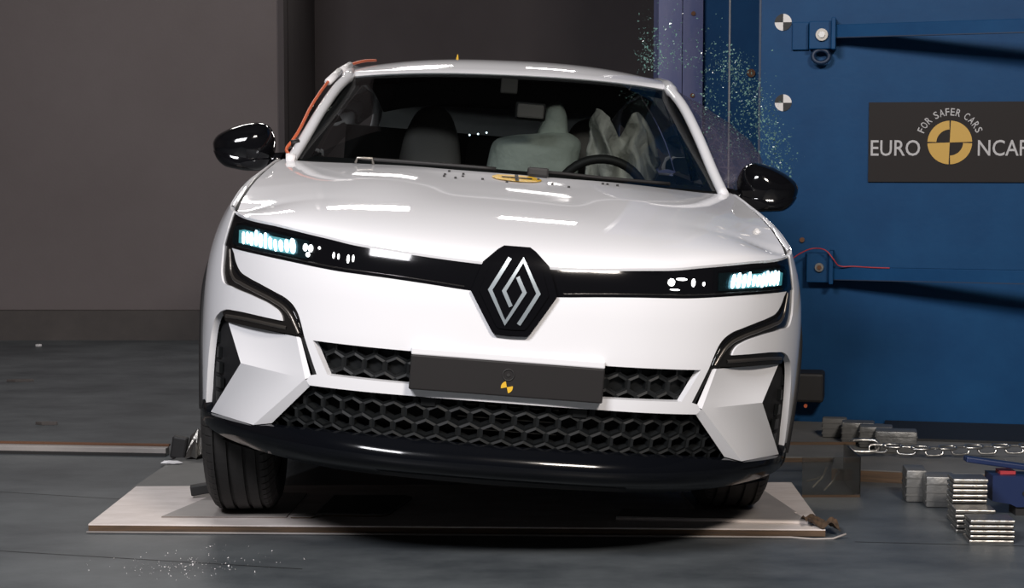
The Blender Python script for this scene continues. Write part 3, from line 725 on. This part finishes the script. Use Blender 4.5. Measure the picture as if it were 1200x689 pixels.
# emblem plate
eo = [(.036, .852), (.052, .842), (.091, .806), (.1185, .727), (.052, .620), (.044, .613), (0, .611)]
eo = eo[::-1]; em_l = eo + [(-a, b) for a, b in eo[::-1]][:-1]
def emoff(s, z): 
    return np.full_like(s, .012)
emb = panel('emblem_plate', [em_l], 'gloss', .012, off=.014, thick=.03)
inn = [(a * .80, .7315 + (b - .7315) * .84) for a, b in em_l]
emi = panel('emblem_face', [inn], 'gloss', .012, off=.019, thick=.008, parent=emb)
s1 = [(-.0184, .8178), (-.0661, .7324), (-.0189, .648), (.0281, .7316), (.0065, .771)]; s2 = [(-a, 1.4635 - b) for a, b in s1]
def ribbon(pts, w):
    p = np.array(pts); d = np.diff(p, axis=0); d /= np.linalg.norm(d, axis=1)[:, None]; nn = np.stack([-d[:, 1], d[:, 0]], -1)
    L_, R_ = [], []
    for i in range(len(p)):
        if i == 0 or i == len(p) - 1: m_ = nn[0 if i == 0 else -1]; k = 1
        else:
            m_ = nn[i - 1] + nn[i]; m_ /= np.linalg.norm(m_); k = min(1.45, 1 / max(.35, m_ @ nn[i]))
        L_.append(tuple(p[i] + m_ * w / 2 * k)); R_.append(tuple(p[i] - m_ * w / 2 * k))
    return R_ + L_[::-1]
for q in (s1, s2):
    # horizontal cut ends like the photo
    panel('emblem_stroke', [ribbon(q, .0105)], 'silver', .012, off=.024, thick=.006, parent=emb)
# headlamps
for sgn in (1, -1):
    f = (lambda l: l) if sgn > 0 else mir
    lens = panel('headlamp', [f([(.60, .772), (.86, .779), (.945, .783), (.955, .80), (.95, .835), (.90, .842), (.80, .838), (.68, .828), (.60, .822)])], 'teal', .02, off=-.001, thick=.004)
    cover = [(.58, .765), (.95, .775), (.968, .80), (.962, .845), (.90, .852), (.58, .832)]
    panel('lamp_lens', [f(cover)], 'lens', .02, off=.004, thick=.002, parent=lens)
    panel('reflector_glow', [f([(.648, .779), (.905, .790), (.912, .826), (.88, .830), (.648, .818)])], 'ledglow', .02, off=.0005, thick=.001, parent=lens)  # cyan emission painted in for the LED light on the reflector
    n = 11
    for k in range(n):
        s0 = .655 + k * .0225; zb = .779 + .010 * k / n + random.uniform(-.001, .004); zt_ = zb + random.uniform(.032, .048)
        w = .0085 * random.uniform(.75, 1.15)
        hh = (zt_ - zb) / 2; lean = .004
        q = [(s0 + w * math.cos(t) + lean * math.sin(t), zb + hh + hh * math.copysign(abs(math.sin(t))**.7, math.sin(t))) for t in np.linspace(0, 2 * math.pi, 10, endpoint=False)]
        panel('led_or_glint', [f(q)], 'led', .02, off=.0015, thick=.002, parent=lens, label='lit led element')
    small = ((.610, .803, .009, .022), (.592, .802, .008, .022), (.600, .784, .007, .014), (.563, .806, .004, .008), (.515, .790, .003, .018), (.500, .788, .003, .016), (.470, .784, .004, .024), (.455, .787, .003, .02)) if sgn < 0 else ((.513, .792, .006, .024), (.475, .800, .018, .008), (.443, .790, .011, .022), (.455, .770, .016, .005), (.548, .79, .004, .012))  # right-hand set: reflections in the band, painted as glowing spots
    for (s0, z0, w, h) in small:
        panel('led_or_glint', [f([(s0 + w * math.cos(t), z0 + h / 2 * math.sin(t)) for t in np.linspace(.3, .3 + 2 * math.pi, 8, endpoint=False)])], 'ledglint', .02, off=-.001, thick=.002, parent=lens, label='small lit led element or painted glint')
# lower chamfer line of the band
for sgn in (1, -1):
    strip_on('band_edge', [(sgn * a, b + .010) for a, b in bb if .12 < a < .93], .004, 'blade', -.003, .003, band)

# ------------------------------------------------------------------ hood
BT = np.array(bt)
def hoodP(u, v):
    a = abs(u); s = a * .962; zf = float(np.interp(s, BT[:, 0], BT[:, 1])) + .003
    f = S0(np.array(s if s > 0 else 1e-6), np.array(zf)); f[0] = f[0] if s > 1e-5 else 0
    yr = 1.07 + .25 * a**2.2; xr = .780 * a; zr = 1.048 - .012 * a**2
    # along the side the hood follows the fender's top edge
    y = f[1] + (yr - f[1]) * v
    hc = v**.52 * .93 + .07 * v; 
    y = f[1] + (yr - f[1]) * v
    xe, ze = float(np.interp(y, HEY, HEX)), float(np.interp(y, HEY, HEZ))
    if y < HEY[0]: xe, ze = float(f[0]) if a > .98 else .819, max(float(f[2]), .872)
    w = a**5
    zc = f[2] + (zr - f[2]) * hc
    z = zc * (1 - w) + (ze if v > 0 else f[2]) * w
    xlin = f[0] + (xr - f[0]) * v
    x = xlin * (1 - a**6) + (xe * a) * a**6
    if v == 0: x = f[0]
    # shallow central valley between two domes
    d = np.clip((a - .20) / .30, 0, 1); d = d * d * (3 - 2 * d); vv = np.clip((v - .25) / .4, 0, 1); vv = vv * vv * (3 - 2 * vv)
    z += (-.007 * (1 - d) + .006 * d * (1 - a**3)) * vv * (1 - .8 * np.clip((v - .85) / .15, 0, 1))
    return (math.copysign(x, u), y, z)
nu, nv = 72, 46
def hv(u, v):
    uu = u * 2 - 1
    return hoodP(uu, v**1.5)
v, f = grid(hv, nu, nv)
v = [Vector(p) for p in v]
# turned-down flange round the edge
ring = [i for i in range(nu + 1)] + [(j + 1) * (nu + 1) - 1 for j in range(1, nv)] + [nv * (nu + 1) + i for i in range(nu, -1, -1)] + [j * (nu + 1) for j in range(nv - 1, 0, -1)]
base = len(v)
for r in ring: v.append(v[r].copy())
for r in ring:
    p = v[r]; v.append(Vector((p.x * .995, p.y + (.006 if r <= nu else 0), p.z - .022)))
n = len(ring); f += [(base + i, base + n + i, base + n + (i + 1) % n, base + (i + 1) % n) for i in range(n)]
P = twist(np.array([tuple(p) for p in v])); hood = obj('hood', P, f, 'paint', None, True); part(hood)
# fender tops reaching in to the hood gap, and the dark gutter below it
for sgn in (1, -1):
    ys = np.linspace(.47, 1.34, 26); v = []
    for y in ys:
        o_ = S0(np.array(s_at_y(y)), np.array(float(ztop(y)) - .004)); hx_, hz_ = float(np.interp(y, HEY, HEX)), float(np.interp(y, HEY, HEZ)); yy = y
        x1 = min(hx_ + .0115, o_[0] - .004)
        v += [(sgn * o_[0], o_[1], o_[2]), (sgn * (o_[0] * .55 + x1 * .45), o_[1], max(o_[2], hz_ - .002) * .5 + o_[2] * .5 + .004), (sgn * x1, y, hz_ - .001), (sgn * (x1 - .001), y, hz_ - .03)]
    f = [(i * 4 + j, i * 4 + j + 1, i * 4 + j + 5, i * 4 + j + 4) for i in range(25) for j in range(3)]
    part(obj('fender_top', twist(np.array(v)), f, 'paint', None, True))
    v = []
    for y in ys:
        hx_, hz_ = float(np.interp(y, HEY, HEX)), float(np.interp(y, HEY, HEZ)); v += [(sgn * (hx_ + .0125), y, hz_ - .006), (sgn * (hx_ - .05), y, hz_ - .028)]
    part(obj('hood_gutter', twist(np.array(v)), [(i * 2, i * 2 + 1, i * 2 + 3, i * 2 + 2) for i in range(25)], 'black'))
# stickers and bits on the hood
def on_hood(x, y):
    # nearest grid vertex height
    A_ = np.array([tuple(p) for p in P[:base]]); d = (A_[:, 0] - x)**2 + (A_[:, 1] - y)**2; i = np.argsort(d)[:4]; w = 1 / (d[i] + 1e-6); return float((A_[i, 2] * w).sum() / w.sum())
hx, hy, hr = .018, .955, .082
hy = .985; ring_ = [(hx + hr * math.cos(t), hy + .062 * math.sin(t)) for t in np.linspace(0, 2 * math.pi, 28, endpoint=False)]
stv = [(hx, hy, on_hood(hx, hy) + .003)] + [(x, y, on_hood(x, y) + .003) for x, y in ring_]
o = obj('hood_target', stv, [(0, 1 + i, 1 + (i + 1) % 28) for i in range(28)], 'yellow'); part(o, hood); o['label'] = 'round yellow target sticker with black cross on the hood'
for (a, b, c, d) in ((-.05, -.007, .05, .007), (-.006, -.06, .006, .06)):
    q = [(hx + a, hy + b), (hx + c, hy + b), (hx + c, hy + d), (hx + a, hy + d)]
    o = obj('target_cross', [(x, y, on_hood(x, y) + .005) for x, y in q], [(0, 1, 2, 3)], 'black'); part(o, hood)
for i in range(16):
    x = random.uniform(-.22, .38); y = random.uniform(.90, 1.05); z = on_hood(x, y)
    o = MB().box((x - .004, y - .004, z - .001), (x + .004, y + .004, z + .006)).build('debris_speck', 'matte'); part(o, hood)

# ------------------------------------------------------------------ glasshouse
def wsP(u, v):
    a = u * 2 - 1; b = abs(a)
    x0, y0, z0 = .735 * a, 1.12 + .21 * b**2.2, 1.045 - .005 * b**2
    x1, y1, z1 = .608 * a, 1.97 + .10 * b**2.4, 1.418 - .028 * b**2.6
    bow = math.sin(math.pi * v) * .010
    return (x0 + (x1 - x0) * v, y0 + (y1 - y0) * v - bow * .4, z0 + (z1 - z0) * v + bow)
v, f = grid(wsP, 30, 20); wso = obj('windscreen', twist(np.array(v)), f, 'glass', None, True); part(wso)
# black border printed round the screen
def border(name, fn, n, parent):
    v = [tuple(p) for t in np.linspace(0, 1, n) for p in fn(t)]; f = [(2 * i, 2 * i + 1, 2 * i + 3, 2 * i + 2) for i in range(n - 1)]
    o = obj(name, twist(np.array(v)) + np.array([0, .004, -.006]), f, 'black'); part(o, parent)
border('screen_border', lambda t: (wsP(t, 0), wsP(t, .05)), 24, wso); border('screen_border', lambda t: (wsP(t, .965), wsP(t, 1)), 24, wso)
border('screen_border', lambda t: (wsP(0, t), wsP(.03, t)), 16, wso); border('screen_border', lambda t: (wsP(.97, t), wsP(1, t)), 16, wso)
# cowl under the screen
v, f = grid(lambda u, w: (.73 * (u * 2 - 1), 1.03 + .25 * abs(u * 2 - 1)**2.2 + .12 * w, 1.018 + .02 * w), 20, 3); part(obj('cowl', twist(np.array(v)), f, 'matte'))
ypos = [2.02, 2.1, 2.2, 2.35, 2.6, 2.9, 3.2, 3.5, 3.75]
zc_ = [1.420, 1.452, 1.474, 1.490, 1.497, 1.492, 1.475, 1.44, 1.39]; ze_ = [1.392, 1.412, 1.424, 1.434, 1.440, 1.436, 1.42, 1.385, 1.33]; xe_ = [.615, .625, .628, .628, .622, .612, .60, .585, .565]
def roofP(u, v):
    a = u * 2 - 1; b = abs(a); y = 1.975 + 1.775 * v**1.4
    yb = y + .10 * b**2.4 * (1 - v)
    e = np.interp(yb, ypos, xe_) ; zc = smooth_interp(np.array(y + .05), (ypos, zc_), .05); ze = smooth_interp(np.array(yb), (ypos, ze_), .05)
    if v == 0: zc = 1.420; ze = 1.390
    return (e * a, yb, float(zc) + (float(ze) - float(zc)) * b**2.6)
v, f = grid(roofP, 36, 30); nR = 37
v = list(v); 
# front lip folds down to the glass
k = len(v); v += [(p[0] * .995, p[1] + .004, p[2] - .014) for p in v[:nR]]; f += [(i, k + i, k + i + 1, i + 1)[::-1] for i in range(nR - 1)]
roof = obj('roof', twist(np.array(v)), f, 'paint', None, True); part(roof); autosmooth(roof, 50)
v, f = grid(lambda a, b: (lambda p: (p[0] * .97, p[1] + .03, p[2] - .035))(roofP(a, b)), 16, 10); part(obj('headliner', twist(np.array(v)), f, 'cabin', None, True))
belt = lambda y: S0(np.array(s_at_y(min(y, 3.2))), np.array(float(ztop(y))))
for sgn in (1, -1):
    rail = sp([(.752, 1.30, 1.030), (.730, 1.42, 1.095), (.688, 1.65, 1.228), (.650, 1.86, 1.330), (.624, 2.0, 1.380), (.622, 2.12, 1.403), (.624, 2.3, 1.418), (.632, 2.6, 1.436), (.61, 3.2, 1.415), (.575, 3.75, 1.33), (.60, 3.95, 1.20), (.66, 4.05, 1.07)], 6)
    pts = [(sgn * x, y, z) for x, y, z in rail]
    mb = MB(); mb.tube([tuple(q) for q in twist(np.array(pts))], [.019 if q[1] < 2.0 else .024 for q in pts], 12)
    part(mb.build('roof_pillar', 'paint', None, True))
    ra_ = np.array(rail)
    def sw(u, w, y0, y1):
        y = y0 + (y1 - y0) * u; b_ = belt(y); xr = np.interp(y, ra_[:, 1], ra_[:, 0]); zr = np.interp(y, ra_[:, 1], ra_[:, 2])
        bx = b_[0] if y > 1.8 else b_[0]
        zb = min(float(ztop(y)), zr); return (sgn * (bx + (xr - bx) * w + .02 * math.sin(math.pi * w)), y, zb + (zr - zb) * w)
    for (y0, y1, nm) in (((1.42, 2.32, 'side_window'), (2.36, 3.15, 'side_window'), (3.18, 3.8, 'quarter_window')) if sgn < 0 else ((2.36, 3.15, 'side_window'), (3.18, 3.8, 'quarter_window'))):
        v, f = grid(lambda u, w: sw(u, w, y0, y1), 8, 8); part(obj(nm, twist(np.array(v)), f, 'sideglass', None, True))
    o = MB().tube([tuple(q) for q in twist(np.array([sw(0, w, 2.34, 2.34) for w in np.linspace(0, 1, 8)]))], .03, 8).build('door_pillar', 'gloss', None, True); part(o)
    f_ = (lambda l: l) if sgn > 0 else mir
    for (y0, y1, nm) in ((1.365, 2.34, 'front_door'), (2.345, 3.10, 'rear_door')):
        q = [(s_at_y(y), float(ztop(y))) for y in np.linspace(y0, y1, 8)]; q = q[::-1] + [(s_at_y(y0), .24), (s_at_y(y1), .24)]
        panel(nm, [f_(q)], 'paint', .06, thick=.02)
    sr = s_at_y(3.22) + (3.60 - 3.22)
    q = [(s_at_y(3.105), 1.06)] + [(SMAX * .999, 1.06)][:1]
    rear = [(s_at_y(3.105), .24), (sr - AR - .01, .24)] + arch(188, -8, AR, 30, sr) + [(sr + AR + .01, .26), (SMAX, .26), (SMAX, 1.06), (s_at_y(3.105), 1.06)]
    panel('rear_quarter', [f_(rear)], 'paint', .06, thick=.02)
    panel('side_sill', [f_([(s_at_y(1.30), .16), (s_at_y(3.2), .16), (s_at_y(3.2), .238), (s_at_y(1.30), .238)])], 'matte', .06, thick=.02)
v, f = grid(lambda u, w: ((u * 2 - 1) * (.56 + .10 * w), 3.74 + .36 * w, 1.385 - .32 * w - .03 * abs(u * 2 - 1)**2), 12, 6); part(obj('rear_window', twist(np.array(v)), f, 'sideglass', None, True))

# broken bulging side window by the barrier
def brk(u, w):
    y = 1.50 + .85 * u; b_ = belt(y); zr = np.interp(y, ra_[:, 1], ra_[:, 2]) - .02; xr = np.interp(y, ra_[:, 1], ra_[:, 0]) + .02
    z = 1.03 + (zr - 1.03) * w; x = b_[0] - .02 + (xr - b_[0]) * w + .29 * (math.sin(math.pi * min(1, w * .92 + .04))**.6) * math.sin(math.pi * u)**.7 * (1 - .35 * w) + .008 * math.sin(31 * u) * math.sin(23 * w)
    return (x, y, z)
v, f = grid(brk, 26, 22); bw = obj('broken_side_window', twist(np.array(v)), f, 'film', None, True); part(bw); bw['label'] = 'shattered side window bulging out by the barrier'
# ------------------------------------------------------------------ mirrors
def inflate(outline, yc, d0, d1, n=9):
    o_ = np.array(outline); c = o_.mean(0); rows = []
    for k in range(n + 1):
        t = -math.pi / 2 + math.pi * k / n; r = max(.02, math.cos(t)**.62); y = yc + (d0 if t < 0 else d1) * math.sin(t)
        rows.append([(c[0] + (p[0] - c[0]) * r, y, c[1] + (p[1] - c[1]) * r) for p in o_])
    m = len(o_); v = [p for r in rows for p in r]; f = [(i * m + j, i * m + (j + 1) % m, (i + 1) * m + (j + 1) % m, (i + 1) * m + j) for i in range(n) for j in range(m)]
    f += [tuple(range(m - 1, -1, -1)), tuple(n * m + j for j in range(m))]; return v, f
mo_r = [(.832, 1.035), (.826, 1.075), (.832, 1.110), (.850, 1.141), (.876, 1.154), (.915, 1.152), (.965, 1.137), (1.005, 1.118), (1.038, 1.092), (1.047, 1.072), (1.043, 1.045), (1.028, 1.016), (1.000, .993), (.965, .986), (.905, .983), (.860, .993)]
def closed_sp(l, n=4):
    L2 = l[-2:] + l + l[:3]; q = sp(L2, n); return q[2 * n:2 * n + len(l) * n]
for sgn in (1, -1):
    ol = closed_sp([(sgn * x, z) for x, z in mo_r])
    v, f = inflate(ol, 1.50, .085, .07); mr = obj('door_mirror', v, f, 'gloss', None, True); part(mr)
    c = sum(p[0] for p in ol) / len(ol)
    sl = closed_sp([(sgn * x, z) for x, z in mo_r if z < 1.06])
    v, f = inflate([(c + (x - c) * 1.012, z - .002) for x, z in sl], 1.497, .080, .07); part(obj('mirror_base_cover', v, f, 'gloss', None, True), mr)
    v, f = inflate([(c + (x - c) * .86, 1.07 + (z - 1.07) * .84) for x, z in ol], 1.572, .004, .004, 3); part(obj('mirror_glass', v, f, 'steel'), mr)
    part(MB().tube([(sgn * .78, 1.50, 1.03), (sgn * .83, 1.50, 1.025), (sgn * .88, 1.50, 1.02)], [.03, .028, .03], 10).build('mirror_arm', 'gloss', None, True), mr)
# wipers
for pts in ([(.06, 1.06, 1.060), (.12, 1.09, 1.062), (.30, 1.14, 1.058), (.55, 1.22, 1.056)], [(-.50, 1.13, 1.058), (-.30, 1.10, 1.060), (-.05, 1.085, 1.060)]):
    wp = MB().tube(sp(pts, 5), .007, 6).build('wiper', 'matte', None, True); part(wp)
part(MB().box((.055, 1.04, 1.045), (.125, 1.10, 1.076), bev=.008).build('wiper_pivot', 'matte'))
o = MB().tube([(-.52, 1.12, 1.042), (-.515, 1.12, 1.060), (-.465, 1.12, 1.062), (-.46, 1.12, 1.042)], .005, 6).build('washer_bracket', 'steel', None, True); part(o)
# sensor wiring taped along the pillar
wr = [(-.752, 1.30, 1.045), (-.775, 1.37, 1.075), (-.762, 1.40, 1.10), (-.722, 1.66, 1.25), (-.685, 1.86, 1.352), (-.655, 2.02, 1.405), (-.625, 2.15, 1.438), (-.58, 2.28, 1.462), (-.54, 2.42, 1.474)]
tw = lambda l: [tuple(q) for q in twist(np.array(l, float))]
wire = MB().tube(sp(tw(wr), 5), .006, 8).build('sensor_cable', 'orange', None, True); part(wire); wire['label'] = 'orange sensor cable taped along the roof pillar'
for (a, b, r) in ((4, 5, .014), (5, 6, .013)):
    o = MB().tube(tw([wr[a], wr[b]]), r, 8).build('tape_wrap', 'tape', None, True); part(o, wire)
o = MB().tube(tw([(-.764, 1.395, 1.093), (-.735, 1.40, 1.10)]), .012, 8).build('cable_tie', 'black', None, True); part(o, wire)
o = MB().tube(tw([(-.765, 1.275, 1.038), (-.75, 1.275, 1.040), (-.735, 1.275, 1.038)]), .017, 8).build('tape_wrap', 'tape', None, True); part(o, wire)
o = MB().cyl((-.21, 2.45, 1.475), (0, 0, 1), .008, .03, 8, .002).build('roof_marker', 'yellow'); part(o)

# ------------------------------------------------------------------ cabin
v, f = grid(lambda u, w: (.70 * (u * 2 - 1), 1.22 + .55 * w, 1.02 + .012 * math.sin(w * 3) - .10 * w**3), 16, 8); part(obj('dashboard', v, f, 'cabin', None, True))
o = MB().box((-.78, 1.6, .30), (.78, 3.75, .34)).box((-.70, 3.40, .34), (.70, 3.5, 1.20)).box((-.72, 1.72, .34), (.72, 1.76, .95)).build('cabin_floor', 'cabin'); part(o)
def pillow(name, outline, yc, d0, d1, m, n=9, parent=None):
    ol = closed_sp(outline, 5); v, f = inflate(ol, yc, d0, d1, n); o = obj(name, v, f, m, None, True); part(o, parent); return o
for x in (-.29, .36):
    st = pillow('front_seat', [(x - .125, .70), (x - .135, .90), (x - .128, 1.07), (x - .10, 1.20), (x - .055, 1.275), (x, 1.292), (x + .055, 1.275), (x + .10, 1.20), (x + .128, 1.07), (x + .135, .90), (x + .125, .70)], 2.5, .08, .08, 'seat')
    o = MB().box((x - .24, 2.0, .55), (x + .24, 2.55, .72), bev=.05).build('seat_cushion', 'seat', None, True); part(o, st)
st = MB().box((-.14, 3.0, .60), (.12, 3.10, 1.185), bev=.04).build('rear_seat', 'seat', None, True); part(st)
ab = pillow('centre_airbag', [(-.055, 1.0), (-.058, 1.10), (-.04, 1.165), (.03, 1.192), (.12, 1.206), (.20, 1.222), (.268, 1.214), (.30, 1.19), (.302, 1.12), (.29, 1.0), (.12, .95)], 2.2, .14, .12, 'airbag'); ab['label'] = 'inflated pale green grey centre airbag'
hd = pillow('airbag_hump', [(.13, 1.19), (.148, 1.27), (.165, 1.328), (.205, 1.342), (.235, 1.30), (.248, 1.24), (.25, 1.19), (.19, 1.17)], 2.22, .08, .08, 'airbag', parent=ab)
cb = MB(); 
def curt(u, w):
    x = .33 + .27 * u; edge = 1.29 + .03 * math.cos(u * 9) - .055 * math.exp(-((u - .46) / .10)**2) - .10 * max(0, u - .80) / .2; bot = 1.02 + .06 * abs(u - .5)
    z = bot + (edge - bot) * w
    return (x + .012 * math.sin(14 * w + 5 * u) * w, 2.02 + .05 * math.sin(u * 15 + 2 * w) + .02 * math.sin(w * 11 + u * 20) + .10 * u, z)
v, f = grid(curt, 36, 24); o = obj('curtain_airbag', v, f, 'curtain', None, True); md = o.modifiers.new('thick', 'SOLIDIFY'); md.thickness = .012; part(o); o['label'] = 'crumpled white curtain airbag hanging inside the window'
sw_ = MB().tube([(.365 + .175 * math.cos(t), 1.78 - .05 * math.sin(t), .955 + .170 * math.sin(t)) for t in np.linspace(0, 2 * math.pi, 40, endpoint=False)], .017, 10, True).build('steering_wheel', 'matte', None, True); part(sw_)
part(MB().box((.30, 1.77, .90), (.43, 1.81, 1.01), bev=.02).build('steering_hub', 'cabin'), sw_)
rv = MB().box((.03, 1.85, 1.255), (.132, 1.872, 1.308), bev=.008).build('rear_view_mirror', 'seat'); part(rv)
part(MB().box((.022, 1.868, 1.247), (.140, 1.89, 1.316), bev=.01).build('mirror_shell', 'black'), rv)
part(MB().box((-.036, 1.93, 1.345), (.028, 1.99, 1.402), bev=.006).build('camera_housing', 'seat'))
for (x, z) in ((-.135, 1.185), (-.10, 1.192), (-.065, 1.20)):
    o = MB().cyl((x, 2.6, z), (0, -1, 0), .004, .004, 8).build('cabin_light', 'led'); part(o)

# ------------------------------------------------------------------ wheels (stay upright on the boards)
TR, TW = .345, .222
def make_wheel(x, y):
    hw = TW / 2
    prof = [(-hw + .012, .235), (-hw, .27), (-hw + .002, .305), (-hw + .018, .332), (-.082, .3405)]
    for gx in (-.064, -.024, .024, .064): prof += [(gx - .0055, TR - .0015), (gx - .0045, TR - .010), (gx + .0045, TR - .010), (gx + .0055, TR - .0015)]
    prof += [(.082, .3405), (hw - .018, .332), (hw - .002, .305), (hw, .27), (hw - .012, .235)]
    nb_ = 72; ang = []
    for k in range(nb_): ang += [(2 * math.pi * k / nb_, 0), (2 * math.pi * (k + .86) / nb_, 0), (2 * math.pi * (k + .88) / nb_, 1), (2 * math.pi * (k + .98) / nb_, 1)]
    v = []
    for a, gsl in ang:
        for (px_, r) in prof:
            if gsl and abs(px_) > .07 and r > .30: r -= .005
            v.append((px_, r * math.cos(a), r * math.sin(a)))
    m = len(prof); K = len(ang)
    f = [(i * m + j, i * m + j + 1, ((i + 1) % K) * m + j + 1, ((i + 1) % K) * m + j) for i in range(K) for j in range(m - 1)]
    w = obj('wheel', v, f, 'tyre', car); w.location = (x, y, -.045 + TR + .001)
    rm_ = MB()
    rm_.tube([(-hw + .015, 0, 0), (hw - .015, 0, 0)], [.236, .236], 40)
    o = rm_.build('rim_barrel', 'rim', w, True); autosmooth(o)
    sgn = 1 if x > 0 else -1
    for k in range(5):
        a = 2 * math.pi * k / 5
        MB().box((sgn * (hw - .02) - .01, .03, -.03), (sgn * (hw - .02) + .01, .23, .03), Matrix.Rotation(a, 4, 'X'), bev=.006).build('spoke', 'rim', w)
    return w
for (x, y) in ((-.780, WY), (.785, WY), (-.78, 3.60), (.78, 3.60)): make_wheel(x, y)

# ------------------------------------------------------------------ flying glass between car and barrier
def shard_pos():
    while True:
        u, w = rng.random(), rng.random()
        t = rng.random()
        if t < .45:   # along the edge of the broken window
            y = 6.75 + rng.normal() * .12; a = rng.random(); x = .78 + .24 * a**.8 + rng.normal() * .03; z = 1.53 - .40 * a**1.4 + rng.normal() * .04
        elif t < .8:
            y = 6.8 + rng.normal() * .12; x = .70 + .34 * rng.random(); z = 1.16 + .34 * rng.random()
            if z > 1.62 - .48 * (x - .62) / .4: continue
        else:         # plume above the roof edge
            y = 7.0 + rng.normal() * .15; x = .50 + abs(rng.normal()) * .13; z = 1.51 + abs(rng.normal()) * .10
        return (x, y, z)
mb = chips(3000, shard_pos, (.0012, .0065), 'shard'); o = mb.build('flying_glass', 'shard')
tag(o, 'spray of green glass shards between the car roof and the barrier', 'glass shards', kind='stuff')
